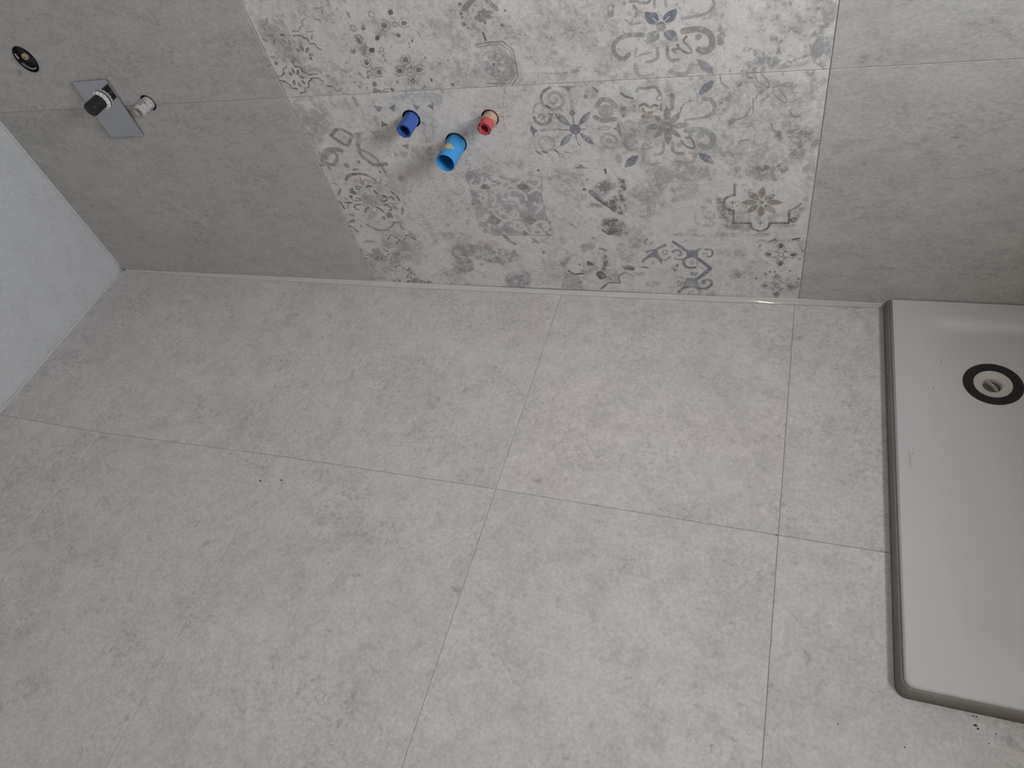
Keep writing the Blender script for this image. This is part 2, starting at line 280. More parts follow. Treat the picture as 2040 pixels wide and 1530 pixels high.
# ------------------------------------------------------------------ printed ornament of the decor tiles
PRINT = """l0,75,4.8:188 1494 227 1494 240 1480 253 1478 252 1454 277 1454 283 1435 297 1425
l0,75,4.8:154 1480 153 1460
l0,75,5.3:10 1316 26 1315 51 1331 53 1348 73 1356 79 1360
l0,75,5.3:6 1295 27 1293 41 1280 52 1273 51 1258
l0,75,5.3:57 1255 80 1251
l0,75,5:121 1382 125 1357 154 1353 151 1333 168 1324 180 1314 195 1315 227 1316
l0,75,5.2:160 1281 176 1288 182 1297 221 1296 240 1278
l0,75,5.1:250 1256 276 1252
l0,75,5.2:141 1253 149 1255 157 1275
l0,75,5.2:129 1254 118 1232 88 1230
P0,65,16.3:105 1353 104 1320
P0,65,16.3:136 1341 114 1315
P0,65,16.5:120 1310 150 1300
P0,65,16.6:124 1291 139 1270
P0,65,16.7:103 1284 106 1255
P0,65,16.7:88 1296 73 1268
P0,65,16.5:83 1335 85 1315
P0,65,15.4:204 1456 206 1420
P0,65,15.4:238 1439 214 1415
P0,65,15.7:166 1435 191 1424
P0,65,15.5:120 1504 150 1502
P0,65,15.7:219 1394 234 1383
P0,65,16.4:25 1388 38 1370
P1,60,13.7:52 1506 92 1503
P1,60,13.6:115 1488 139 1466
P1,60,13.9:14 1494 48 1477
P1,60,14.3:14 1407 44 1410
P1,60,13.7:89 1490 66 1463
P1,60,13.1:288 1496 269 1470
P1,60,12.4:384 1591 373 1570
P1,60,14.1:262 1303 289 1302
P4,70,16.3:221 1405 252 1406
S1,60,0:82 1415 175 1484 221 1469 209 1418 142 1384 84 1366
S0,55,0:112 1392 200 1395 189 1366 129 1357
S1,55,0:165 1367 257 1349 241 1317 173 1321 153 1343
S1,45,0:187 1292 239 1277 238 1239 148 1243
l1,70,4.4:124 1572 131 1552
l1,70,4.4:93 1577 76 1554 59 1554 54 1530
l1,70,4.4:232 1517 241 1527 258 1534 261 1553 282 1562
l1,70,4.4:194 1514 224 1513
l1,70,4.2:327 1573 329 1556 350 1554 353 1540
l1,70,4.1:355 1599 384 1599
l1,70,4.1:500 1571 504 1550
l1,70,4.4:260 1506 297 1506
l1,70,4.3:176 1587 184 1578
l1,70,4.6:353 1330 377 1316
S6,50,0:206 1593 247 1589 236 1563 207 1557
S6,35,0:30 1594 105 1593 76 1554 23 1547
S1,30,0:23 1547 156 1525 133 1458 63 1457 22 1495
L1,50,7.5:284 1246 292 1227 317 1235
S1,35,0:303 1289 353 1270 329 1247 296 1258
S1,30,0:131 1251 211 1240 189 1209 119 1213
F0,85,0:694 1570 701 1563 709 1567 709 1558 712 1551 701 1544 689 1543 688 1551 684 1558 692 1560
L0,35,3.8:621 1510 623 1491 642 1481 663 1486 674 1503 668 1521 647 1528
F0,70,0:636 1517 647 1513 653 1519 658 1511 665 1505 656 1494 642 1489 637 1497 629 1503 638 1506
L0,30,3.6:771 1516 756 1526 734 1522 720 1509 723 1494 742 1487 763 1494
F0,60,0:764 1505 752 1502 752 1495 742 1498 732 1497 732 1508 739 1517 748 1515 759 1516 755 1510
F0,100,0:529 1406 542 1410 543 1417 553 1415 564 1415 564 1404 555 1393 545 1395 533 1394 538 1401
F0,85,0:607 1471 606 1462 613 1462 606 1454 602 1446 591 1445 583 1450 589 1458 592 1467 598 1464
F0,70,0:688 1467 697 1465 701 1470 705 1465 712 1461 707 1453 697 1448 693 1453 685 1456 691 1460
L0,42,4.1:478 1365 475 1345 489 1332 510 1335 524 1351 523 1370 506 1380
F0,85,0:493 1370 502 1364 509 1370 511 1361 517 1354 506 1344 492 1341 489 1349 483 1356 492 1359
L0,48,4.1:575 1308 566 1323 545 1326 526 1315 522 1298 534 1285 557 1286
F0,95,0:563 1298 551 1298 548 1291 540 1297 531 1299 536 1311 547 1319 554 1314 565 1312 558 1306
L0,42,3.9:691 1374 675 1358 675 1340 688 1331 707 1338 719 1356 716 1373
F0,85,0:703 1371 704 1361 712 1363 706 1353 704 1344 692 1341 682 1345 686 1355 688 1364 694 1362
L0,42,4.1:619 1294 635 1283 659 1288 674 1303 671 1320 652 1327 629 1319
F0,85,0:627 1306 640 1310 641 1317 651 1315 662 1316 662 1304 654 1293 644 1295 632 1294 637 1301
L0,42,3.9:773 1316 757 1326 734 1322 720 1306 723 1290 742 1283 765 1291
F0,85,0:766 1304 753 1300 753 1292 743 1295 732 1294 732 1306 739 1317 749 1315 761 1316 756 1309
L0,42,4.1:712 1237 722 1258 714 1275 696 1279 678 1266 672 1245 683 1230
F0,85,0:697 1236 692 1245 683 1241 685 1252 684 1261 696 1268 709 1268 708 1258 711 1248 702 1248
F0,70,0:497 1268 504 1261 511 1265 511 1256 514 1248 503 1240 490 1239 490 1248 486 1255 494 1257
F0,60,0:437 1407 449 1410 450 1417 459 1414 470 1415 469 1405 461 1395 452 1397 441 1396 446 1402
F0,50,0:555 1519 556 1510 563 1511 558 1503 556 1494 544 1492 534 1496 539 1504 541 1512 547 1510
F0,85,0:790 1264 792 1259 796 1261 795 1255 795 1250 788 1248 782 1249 784 1254 783 1259 787 1259
F0,85,0:786 1357 790 1357 791 1360 794 1358 797 1357 796 1353 792 1350 789 1352 786 1353 788 1355
F0,85,0:750 1435 754 1434 756 1436 758 1434 762 1432 759 1428 754 1425 752 1428 748 1429 751 1431
F0,85,0:657 1416 654 1413 655 1411 651 1411 648 1409 646 1412 647 1415 650 1416 653 1418 653 1415
P0,90,22.6:497 1469 501 1435
L1,50,4.8:482 1462 497 1474 518 1473 523 1453
O0,60,11.5:497 1303 45 0
O0,60,10.1:698 1305 43 0
O0,60,9.1:598 1405 42 0
O0,60,9.7:701 1504 40 0
O0,60,12.5:499 1504 42 0
O0,60,12.5:609 1553 40 0
D1,60,8.5:517 1323
D1,60,8.7:480 1285
D1,60,8.6:516 1289
D1,60,8.2:581 1393
D1,60,8.2:595 1378
D1,60,8.4:680 1287
D1,60,8.3:679 1323
D1,60,8.2:713 1321
D1,60,8.3:714 1285
D1,60,8.3:598 1357
D1,60,8.6:619 1256
D1,60,8.9:419 1244
D1,60,8.6:403 1358
D1,60,8.7:445 1302
F1,70,0:474 1206 487 1232 505 1228 526 1215 509 1205
F0,70,0:534 1208 547 1217 560 1208
P0,70,16.1:575 1231 585 1212
P0,80,12.9:634 1209 657 1205
L0,50,5.1:726 1209 748 1229
L1,60,5.2:528 1212 544 1226 563 1225
S7,60,0:657 1205 682 1228 722 1223 746 1231 785 1214 777 1199
F1,30,0:499 1472 526 1470 535 1430 509 1383 484 1399 482 1434
S1,60,0:545 1528 611 1538 618 1511 572 1504 541 1504
S1,55,0:590 1487 668 1481 701 1457 613 1452
S1,50,0:638 1531 686 1530 703 1494 651 1485
L1,60,4.6:495 1571 501 1550
L1,60,4.5:795 1468 797 1444
L1,50,4.1:633 1486 649 1479
S1,40,0:678 1600 708 1587 713 1569 687 1579
D0,60,5.2:392 1294
D0,60,5.3:401 1265
D0,60,5.3:455 1237
D0,60,4.7:735 1406
D0,60,4.7:737 1421
S1,50,0:669 1370 752 1359 770 1301 714 1230 650 1248 622 1295
S1,40,0:494 1347 584 1329 551 1278 479 1279
S0,40,0:502 1471 535 1430 561 1400 524 1356 485 1388
L1,70,18.1:1083 1581 1026 1540
L1,60,15.6:1126 1569 1162 1529
P1,75,21:1097 1506 1058 1501
P1,75,21:1097 1506 1080 1528
P1,75,21:1097 1506 1115 1535
P1,75,21:1097 1506 1143 1521
P1,75,21:1097 1506 1140 1498
P1,75,21:1097 1506 1100 1472
P1,75,21:1097 1506 1075 1484
D0,65,6.5:1008 1523
D0,65,5.7:1009 1509
D0,65,9.1:1007 1482
D0,65,5.8:1023 1465
D0,65,7.2:1012 1560
D0,65,4.7:1195 1519
D0,65,8.4:882 1229
D0,65,7.3:1170 1465
L1,60,9.9:1045 1469 1070 1451
L0,70,5.8:1081 1442 1086 1410
S1,50,0:1024 1533 1059 1522 1040 1481 1008 1491
l1,75,5.1:1034 1395 1075 1400 1157 1400 1194 1363 1193 1290 1190 1248 1152 1205 1040 1210
l1,60,4.3:1040 1384 1103 1390 1146 1389 1182 1358 1181 1287 1178 1253 1146 1219 1043 1225
F1,60,0:1170 1305 1177 1287 1176 1253 1149 1232 1126 1229 1157 1267
S1,80,0:1043 1225 1109 1232 1151 1221 1122 1212 1059 1213
L2,50,21.1:1141 1369 1166 1326 1154 1276 1109 1234
O1,45,52.5:1096 1309 61 0
P3,50,19.6:1107 1308 1140 1298
P3,50,19.7:1102 1301 1114 1267
P3,50,19.7:1093 1299 1076 1261
P3,50,19.7:1086 1302 1050 1284
P1,50,19.7:1085 1310 1051 1320
P1,50,19.6:1090 1317 1079 1350
P1,50,19.5:1098 1320 1115 1356
P1,50,19.5:1105 1316 1141 1334
D0,60,7.8:1095 1307
S1,40,0:1025 1377 1057 1350 1031 1283 993 1276
S1,40,0:1056 1273 1139 1285 1119 1238 1067 1246
F2,50,0:1295 1259 1375 1256 1452 1266 1454 1252 1407 1246 1340 1250
S1,35,0:1329 1511 1378 1514 1364 1436 1325 1443
S2,50,0:1229 1379 1389 1344 1377 1271 1256 1303
S1,40,0:1165 1471 1201 1465 1175 1443
S1,35,0:1520 1287 1583 1279 1570 1230 1526 1237
S1,30,0:884 1517 971 1471 962 1423 858 1438
F3,95,0:1739 1469 1761 1466 1781 1462 1790 1441 1787 1431 1775 1420 1753 1424 1741 1442
L5,90,3.1:1766 1443 1788 1424
F3,95,0:1855 1469 1853 1443 1840 1427 1817 1422 1804 1435 1811 1454 1831 1466
L5,90,3:1828 1445 1807 1427
F8,70,0:1739 1349 1740 1375 1748 1390 1777 1396 1788 1384 1786 1366 1765 1354
L5,70,3.1:1769 1378 1782 1390
F3,65,0:1854 1351 1822 1356 1804 1381 1816 1395 1841 1393 1854 1377
L5,70,2.6:1818 1387 1828 1376
D1,55,18.5:1796 1411
L0,50,3.6:1781 1418 1797 1426 1810 1419
F8,22,0:1597 1441 1735 1432 1724 1384 1640 1390 1601 1404
F8,20,0:1736 1359 1814 1353 1800 1328 1732 1333
L1,60,19.9:1879 1387 1909 1391 1942 1388 1972 1371 1983 1341 1977 1316 1954 1304 1934 1313
D1,55,12.8:1933 1362
L1,60,15.2:1725 1385 1682 1388 1639 1379 1615 1360 1608 1330 1624 1303 1648 1297 1666 1312
S5,90,0:1627 1367 1672 1385 1669 1350 1624 1340
L1,60,11.1:1817 1332 1816 1300 1827 1280 1856 1278
L1,50,10.6:1778 1329 1777 1294 1760 1281 1733 1277
L4,70,6.7:1889 1366 1878 1349 1898 1326 1906 1304 1885 1305 1862 1324 1855 1337
L4,60,6.8:1860 1321 1836 1320 1846 1307
L4,45,4.8:1700 1335 1689 1300 1719 1309 1757 1314
L4,60,8.5:1687 1510 1708 1511 1727 1502 1750 1501 1759 1507
L4,50,8.6:1699 1496 1710 1477 1703 1455
S6,50,0:1706 1490 1745 1492 1740 1467 1713 1449
F1,50,0:1607 1509 1630 1502 1623 1485 1623 1462 1602 1463 1599 1484
L1,45,15.4:1825 1233 1862 1218 1894 1228 1906 1256
L1,40,13.9:1689 1269 1697 1226 1730 1218 1755 1225
P3,50,34.5:1928 1275 1988 1212
F1,45,0:2001 1391 2018 1392 2027 1359 2022 1323 2002 1330
L1,45,10.5:1986 1493 1988 1471 1971 1451 1942 1441 1875 1434
L1,50,7.4:1777 1511 1776 1484
L1,60,8.3:1816 1508 1818 1484
D1,60,7.1:1666 1506
D1,60,4.4:1856 1486
D1,50,3.9:1868 1472
S1,50,0:1599 1459 1630 1454 1623 1439 1602 1440
F1,30,0:1598 1240 1670 1236 1685 1218 1684 1203 1595 1205
L5,80,5.1:1732 1205 1751 1218
L1,50,5.2:1666 1445 1686 1428 1722 1431
P3,75,25.9:1321 1073 1384 1012
P3,75,26:1483 1075 1420 1012
P3,75,29.3:1321 912 1386 973
P3,75,26.7:1480 914 1420 975
L0,60,2.5:1321 1073 1358 1059 1384 1013
L0,50,2.5:1482 1074 1458 1061 1422 1013
L0,60,2.5:1321 1073 1345 1030 1381 1013
D3,75,23.5:1403 994
O0,70,22.9:1403 994 34 0
L0,60,3.7:1427 994 1452 994
L0,60,3.8:1350 992 1379 992
L0,60,3.7:1401 1024 1402 1054
L0,60,3.7:1402 969 1402 942
L0,60,3.8:1404 930 1413 911
L0,60,3.8:1327 997 1343 992
F4,75,0:1405 1089 1416 1070 1401 1057 1387 1071
L6,30,13.6:1406 1128 1404 1091
F3,75,0:1204 1021 1219 1002 1233 993 1215 981 1205 960 1202 981 1195 994
F3,60,0:1358 1196 1444 1193 1417 1187 1399 1173 1381 1188
F3,65,0:1366 794 1389 804 1403 818 1415 802 1442 793
F3,65,0:1596 1021 1602 995 1605 942 1589 978 1572 993 1586 999
L1,45,11.3:1322 1192 1289 1175 1274 1148 1282 1114 1316 1092 1354 1102 1371 1127 1360 1160 1335 1170 1312 1154 1310 1131 1329 1119 1343 1139
L0,40,8.1:1322 1192 1289 1175 1274 1148
L1,70,12.1:1226 1058 1234 1034 1263 1023 1293 1035 1303 1058
L1,50,9.8:1245 1058 1263 1071 1275 1059 1259 1048
L1,35,6.9:1222 1073 1244 1118 1278 1125
D1,50,32.5:1550 1073
L1,55,17.8:1513 1098 1534 1125 1567 1123 1593 1094
L1,60,18.2:1500 1048 1531 1032 1582 1036
O1,40,34.3:1547 932 143 0
D1,40,14.3:1547 932
L4,50,3.4:1503 993 1531 1001 1562 997 1540 988 1503 991
S4,70,0:1472 1005 1496 1005 1494 984 1472 985
P4,40,16.2:1234 990 1280 996
L4,40,3.5:1280 994 1326 999
L0,60,6.1:1292 1110 1307 1100
L0,60,5.7:1507 1183 1524 1164
L0,60,6.8:1203 889 1220 876
L0,60,6.6:1293 894 1306 879
L0,60,6.7:1232 887 1254 880
L0,60,6.2:1297 1073 1312 1067
D1,70,10.1:1470 1144
O0,50,9.7:1318 863 49 0
D0,70,4.8:1195 785
D0,60,4.6:1292 1044
L0,60,6.6:1515 786 1515 763
O1,35,36.1:1260 927 120 0
L0,50,3:1338 882 1371 875
S1,50,0:1568 864 1600 867 1593 820 1571 817
S0,35,0:1465 1174 1527 1179 1531 1146 1490 1127
L0,60,2.3:1437 956 1448 947 1436 938
S1,40,0:1498 909 1572 907 1561 877 1501 888
P3,80,38.2:1606 797 1669 858
P3,95,36.7:1930 863 1992 809
P3,70,33.1:1933 1130 1991 1189
P7,50,30.3:1614 1182 1669 1125
L3,100,9:1621 1151 1638 1137 1666 1127
P4,62,30.2:1802 997 1804 1091
D1,40,12.3:1803 1063
P1,62,27.4:1807 992 1897 1000
D1,40,11.4:1870 997
P4,62,34.4:1802 987 1802 905
D1,40,14.7:1802 930
P4,62,30.2:1797 992 1710 995
D1,40,12.8:1736 994
P1,62,26.1:1799 994 1747 1051
D1,40,10.8:1762 1034
P1,62,27.4:1805 995 1860 1059
D1,40,11.2:1844 1040
P1,62,24.7:1799 989 1742 942
D1,40,10.6:1759 956
P1,62,24.7:1805 989 1857 940
D1,40,10.4:1842 954
D3,45,23.3:1802 991
L1,70,14.2:1827 1133 1827 1111 1823 1073
D1,50,10.9:1829 1128
L1,50,9.5:1782 1097 1780 1069
L4,85,8.6:1693 1093 1715 1100 1735 1084 1753 1093 1766 1089
L4,60,6.5:1703 1081 1713 1064 1743 1060
D4,70,9.8:1707 1043
F6,40,0:1706 1078 1744 1071 1737 1034 1708 1035
L5,90,5.4:1709 1086 1723 1066
P1,60,10.8:1671 1102 1671 1081
F1,55,0:1612 1092 1640 1090 1630 1076 1624 1041 1612 1048 1605 1068
L1,60,11:1686 1156 1697 1171 1722 1167 1750 1173 1769 1164 1781 1138
O1,60,11:1777 1123 58 0
D1,40,3.7:1689 1132
L1,42,14.3:1952 1110 1979 1106 1993 1082 1989 1050 1962 1034
l1,50,6.8:1962 1031 1930 1027 1874 1021
L0,50,2.9:1858 1061 1866 1082 1881 1098 1913 1106
D0,80,3.9:1860 1074
D0,60,3.1:1897 1106
L8,60,21.8:1881 973 1917 975 1954 969 1980 952 1989 924 1980 898 1957 890 1936 902
D8,55,15.8:1937 949
L4,70,7.7:1880 939 1901 933 1912 891 1890 891 1867 908 1859 922
D1,60,12.9:1848 903
D3,40,11:1895 951
L1,55,13.5:1822 914 1821 880 1837 865 1863 864
L1,45,11.3:1784 918 1781 881 1764 860 1740 861
L1,40,13.9:1830 826 1870 816 1902 822 1914 845
L1,35,11.8:1694 855 1691 823 1726 807 1751 816
L6,40,8.5:1889 865 1915 863
S4,60,0:1608 947 1631 967 1676 957 1677 890 1629 875 1604 907
L4,45,6.4:1690 886 1700 917 1718 901 1729 895 1690 885
L1,50,8.8:1613 910 1635 885 1669 893
L1,30,7.2:1633 1024 1686 1013 1731 1020
S1,40,0:1660 1052 1676 1054 1671 1028 1658 1031
S1,30,0:1605 977 1723 979 1710 947 1608 947
S1,40,0:1849 1190 1886 1191 1873 1173
S0,50,0:1592 1013 1604 1019 1604 959 1594 978
L1,60,4:2143 1195 2158 1168 2196 1150 2184 1181 2164 1200
L1,60,4:2210 1144 2217 1116 2252 1084 2263 1085 2252 1114 2235 1136
L1,60,4.1:2148 1101 2160 1125 2189 1142
L1,60,4.1:2170 1094 2199 1111
L1,60,4:2013 1200 2021 1172 2047 1152
L1,60,4.3:2081 1014 2115 1032 2133 1070
L1,60,4.1:2139 1104 2142 1041
L1,60,4.1:2277 1045 2295 1019 2319 1021
L1,60,4.5:2091 906 2099 916 2136 922
L1,60,4.2:2212 993 2225 963 2248 956
L1,60,4:2207 1147 2239 1154 2262 1165
L1,60,4:2142 1168 2159 1149 2199 1147
L1,60,4:2282 1082 2297 1091
S0,80,0:2089 1201 2135 1202 2136 1175 2091 1147 2074 1160
S0,70,0:2320 1202 2361 1200 2365 1162 2344 1169
S0,60,0:2238 1163 2290 1166 2288 1134 2261 1141
S0,60,0:2044 1009 2075 1044 2082 988 2048 986
S0,80,0:2231 956 2265 955 2255 905 2238 905
S0,55,0:2267 965 2390 958 2403 891 2344 879 2286 904
S1,70,0:2293 877 2343 889 2348 834 2295 817
S1,70,0:2148 802 2285 807 2282 763 2155 772
S0,45,0:2005 1095 2055 1139 2041 1045 2003 1030
S0,45,0:2055 1136 2106 1115 2084 1091 2050 1112
S1,50,0:2008 876 2086 871 2110 842 2027 833
S1,50,0:2093 1001 2138 1006 2145 976 2112 967
S0,50,0:2291 1035 2324 1031 2315 1012 2295 1016
S1,50,0:2191 1055 2243 1024 2239 1002 2200 1010
S0,40,0:2245 1002 2317 986 2308 964 2259 962
S0,40,0:2016 973 2042 962 2037 928 2019 942
S1,35,0:2004 1182 2369 1150 2384 1016 2006 1056
S1,35,0:2006 1030 2384 1016 2400 816 2009 822
F8,50,0:2058 1251 2083 1306 2125 1306 2151 1296 2209 1284 2217 1314 2240 1274 2322 1265 2283 1246 2229 1212 2059 1213
F8,50,0:2324 1341 2393 1372 2400 1212 2366 1221 2333 1256
S1,70,0:2185 1415 2201 1424 2233 1398 2218 1359 2192 1383
F1,30,0:2350 1454 2398 1454 2397 1374 2360 1382
S1,70,0:2217 1383 2271 1382 2323 1354 2326 1317 2260 1332 2234 1353
S1,50,0:2264 1406 2357 1393 2395 1354 2297 1361
S0,40,0:2168 1355 2219 1346 2247 1312 2201 1320
P1,60,11.1:2242 1466 2249 1442
S1,30,0:2206 1469 2240 1466 2232 1439
S1,50,0:2015 1248 2039 1247 2031 1218 2018 1221
S0,50,0:2233 1235 2324 1240 2311 1224 2260 1219
S1,40,0:2127 1417 2165 1406 2161 1393 2130 1403
L0,60,12.9:123 739 142 760 174 773 220 776
L0,80,11.3:220 776 243 772 259 768
L1,65,8.9:259 768 281 753 300 725
L1,70,8:122 444 159 418 199 405 252 410
l1,75,9.9:258 423 288 440 303 463 338 464 337 428 350 417
L1,50,9:303 717 318 720 335 741
F3,95,0:108 691 125 685 144 694 139 676 151 648 124 648 107 662 118 676
F3,70,0:275 515 290 531 311 525 309 491 292 497 277 489
L0,68,6.2:163 697 162 682 180 682
L0,63,6.2:170 700 195 694
L0,90,8.5:226 695 243 701 255 697
L0,54,4.8:100 620 117 605 147 605
L0,59,7.1:96 564 111 578 143 582
L0,54,6.5:99 564 100 551 118 545
L0,90,10.4:302 638 320 631
L0,63,5.5:321 624 315 609 286 603
L0,68,5.5:335 625 354 631 359 612
L0,72,6.3:285 578 308 578 320 563
L0,63,6.2:320 563 320 547 304 544
L0,54,5.6:340 578 357 569 354 547
L0,63,7.9:235 562 252 553 265 534
L0,68,7.6:262 673 274 652
L0,81,6.6:362 665 378 647
L0,63,8.5:387 634 392 610
L0,63,7.7:391 560 386 538
L0,63,6.5:152 526 156 542 177 558 191 561
L0,45,10.7:61 682 35 648
L0,54,11.1:23 582 28 553
L0,54,9.8:18 598 24 592
L0,72,7.5:1 431 25 421 43 391
L0,54,12.2:24 462 56 472
L0,54,8.3:46 512 67 504
L0,45,7.8:37 719 54 709
L0,50,7.4:192 797 210 805 220 797
L0,63,6.5:245 498 259 497
L0,63,6.5:243 485 258 485
L0,45,5:283 595 315 588 379 590
L0,45,7.2:59 576 54 557
L0,45,7.4:82 439 83 426
L0,54,6.3:133 622 145 621
L0,63,7.6:152 618 157 611
P0,70,15.6:41 592 101 592
D0,85,10.8:105 633
O0,60,13:275 624 49 0
D0,60,8.1:342 560
D0,60,6.3:375 524
D0,60,5.8:345 787
D0,60,4.3:111 716
L6,90,6.1:167 727 178 739 196 734 210 709 232 738 250 732 248 719
P6,90,12:212 759 211 707
L6,60,4.3:174 724 185 721 175 712
S1,60,0:174 642 253 636 238 568 159 536 153 599
S6,50,0:177 536 231 536 207 491 158 490
S7,50,0:288 700 340 697 307 655 268 673
S1,50,0:64 633 91 633 80 608 57 611
S1,50,0:110 519 151 523 143 497 106 496
S1,40,0:221 459 130 437 170 444
S1,35,0:439 766 479 765 452 728 426 731
l4,65,14:150 999 194 1031 231 1032 273 996 222 940 199 951 155 995
L1,60,19.9:33 856 72 907 122 923 173 914
L1,55,15.8:59 870 100 906 133 896 120 859 79 832 52 846
L1,60,14.1:7 832 93 831
D1,60,12.1:54 811
L1,65,17.6:282 943 275 889 303 852 330 828 399 832
L1,55,12.1:293 916 346 878 363 832 374 783
L1,45,24.9:304 999 286 951
L1,50,15.1:364 1189 369 1155
D1,60,16.7:163 828
L1,40,11.8:286 1004 332 1007
F1,28,0:20 1191 227 1185 209 1129 113 1070 5 1039
F1,22,0:28 1047 113 1070 116 1009 77 948 11 968
S1,60,0:24 1038 92 1045 57 1002 11 986
S1,50,0:137 1082 188 1084 134 1009 111 1018
D0,60,6.7:17 983
D0,50,10.6:245 846
D0,50,8.7:345 786
f3,80,0:452 1151 497 1137 470 1112
f3,75,0:570 1153 550 1111 529 1134
f3,70,0:656 1146 692 1133 665 1114
f3,80,0:769 1152 750 1113 729 1135
f3,65,0:672 1062 692 1045 665 1041
f3,75,0:566 946 554 913 522 935
f3,60,0:696 932 666 906 656 916
f0,60,0:464 1070 495 1045 451 1036
F7,35,0:576 1192 795 1193 789 1136 640 1147 540 1151
L5,80,6.2:526 945 574 961 647 1026 727 1044
L5,80,5.1:466 1090 440 1025
L5,80,6.3:466 903 524 941
L5,80,6.2:563 918 574 961
L5,80,4.8:692 1133 696 1049
L5,80,5:502 1141 538 1147
S4,50,0:418 1100 453 1091 442 1041 415 1059
S0,45,0:524 1055 561 1074 533 1022
S1,50,0:645 1043 728 1048 720 957 631 943
S4,50,0:465 898 546 906 532 866 466 867
S1,45,0:687 1106 748 1107 728 1072 681 1078
S1,50,0:571 927 688 924 655 846 562 852
L1,40,11.5:394 1009 406 983
F9,45,0:819 776 895 781 1013 748 1188 720 1188 666 1189 514 1192 420 890 394 801 423 812 545 814 666
F9,75,0:819 776 855 781 884 738 870 705 831 711 810 744
F9,50,0:923 737 996 758 994 705 935 705
F9,50,0:822 677 895 666 879 604 814 592
F9,50,0:903 450 997 500 1027 452 966 408 893 406
F9,50,0:1111 666 1179 672 1174 617 1118 605
L5,80,11.5:901 748 882 705 838 700 829 722 845 735
L5,80,11.5:923 737 932 694 970 688 1008 726
L5,80,11.4:1023 726 1043 707 1084 718 1109 747
L5,80,11.2:1130 709 1164 693 1192 725 1174 741
L5,80,11.9:824 683 878 677 892 632 864 604 854 626
L5,80,11.6:1008 661 1056 677 1098 650 1101 616
L5,80,11.4:1119 655 1161 677 1183 666
L5,80,12.1:1005 535 1035 536 1031 506 1002 500
L5,80,12.2:991 517 998 482 1043 477 1058 429 1083 399
L5,80,12.5:1025 443 1039 459 1022 473 1004 452 1019 425 1049 435
L5,80,12.5:1093 399 1116 466 1164 485 1189 456 1169 431 1159 455 1173 464
L5,80,12.3:1124 430 1143 425 1141 400
L5,80,12.3:903 557 919 516 953 487
L5,80,11.9:822 694 883 697
L5,80,11.7:934 683 998 683
L5,80,11.4:1032 704 1068 688
L5,80,12.7:849 485 817 485
L5,80,12.5:941 481 984 488
L5,80,11.7:1136 594 1170 572 1135 537
L5,80,11.9:921 649 938 615 916 587
f1,75,0:863 688 899 713 933 687 892 674
f1,75,0:1060 688 1097 715 1136 684 1093 672
f1,75,0:857 485 895 525 940 487 902 444
f1,75,0:1059 494 1102 522 1131 490 1092 457
f1,75,0:1043 428 1078 399 1035 391
f1,75,0:1162 419 1198 396 1163 395
O0,60,7.5:891 691 43 0
O0,60,7.2:1113 696 41 0
O5,60,9.1:899 486 46 0
O5,60,11:1091 489 44 0
O5,60,8.7:999 590 43 0
L0,35,5:1201 736 1193 666
L0,35,5.4:1198 480 1189 432
L0,30,5.9:867 390 1188 395
F7,50,0:1439 677 1508 734 1573 682 1504 613
P1,80,17.4:1503 690 1459 692
P1,80,17.4:1503 690 1479 713
P1,80,17.4:1503 690 1507 728
P1,80,17.4:1503 690 1532 713
P1,80,17.4:1503 690 1540 687
P1,80,17.4:1503 690 1523 666
P1,80,17.4:1503 690 1499 653
P1,80,17.4:1503 690 1474 666
l1,75,21.7:1433 663 1460 629 1493 594
l0,50,9.9:1451 629 1493 594 1534 553
S0,90,0:1494 607 1579 656 1594 576 1563 526 1516 558
S0,60,0:1430 607 1483 586 1453 563 1417 574
S0,70,0:1573 733 1603 728 1598 666 1562 661
D0,70,9.4:1589 718
D0,70,7.6:1595 682
D0,70,5.6:1573 733
D0,70,6.5:1513 784
D0,70,4.7:1516 769
D0,70,5.9:1194 785
D0,70,6.7:806 589
D0,70,6.7:1582 692
D0,70,8.9:1403 677
D0,70,6.7:1424 732
l0,50,6.4:1497 415 1461 435
l0,50,6.4:1497 415 1478 462
l0,50,6.4:1497 415 1499 479
l0,50,6.4:1497 415 1517 480
l0,50,6.4:1497 415 1528 451
l0,50,6.4:1497 415 1531 428
L0,60,11.5:1465 467 1509 491 1537 497
L0,60,10.6:1465 432 1496 412 1531 434
S0,70,0:1463 496 1548 509 1597 453 1584 406 1477 409
L1,50,9.7:1303 470 1329 447
S1,75,0:600 294 721 325 910 299 992 263 965 208 841 189 716 204 688 119 556 106
D5,70,7:612 275
D5,70,7:637 251
D5,70,7.1:662 227
D5,70,7.1:676 202
D5,70,6.9:729 279
D5,70,6.9:754 255
D5,70,6.9:768 231
D5,70,6.9:793 207
D5,70,6.7:843 283
D5,70,6.8:857 259
D5,70,6.8:883 236
D5,70,6.8:908 212
D5,70,6.6:944 287
D5,70,6.6:970 264
D1,45,14.1:597 264
D1,45,14.3:609 220
D1,45,14.4:621 175
D1,45,14:666 244
D1,45,14.2:679 200
D1,45,13.8:722 269
D1,45,14:735 225
D1,45,14.1:748 180
D1,45,13.7:790 249
D1,45,13.9:803 205
D1,45,13.5:844 273
D1,45,13.7:858 230
D1,45,13.8:872 186
D1,45,13.4:911 254
D1,45,13.6:925 211
D1,45,13.2:964 278
S6,70,0:796 340 836 329 818 276 788 268
L0,60,12.9:930 385 951 364
L1,60,15.3:944 357 981 333
P1,60,22.9:1079 380 1116 334
D0,50,5.8:1080 346
D0,50,9.4:1129 278
S9,80,0:859 79 917 138 1024 130 989 8 908 -5 869 22
L9,60,16.9:877 59 976 106
L9,60,17.1:921 4 959 77 985 44
l0,70,9.6:1246 155 1274 133 1326 140
F0,75,0:1361 232 1390 208 1356 196
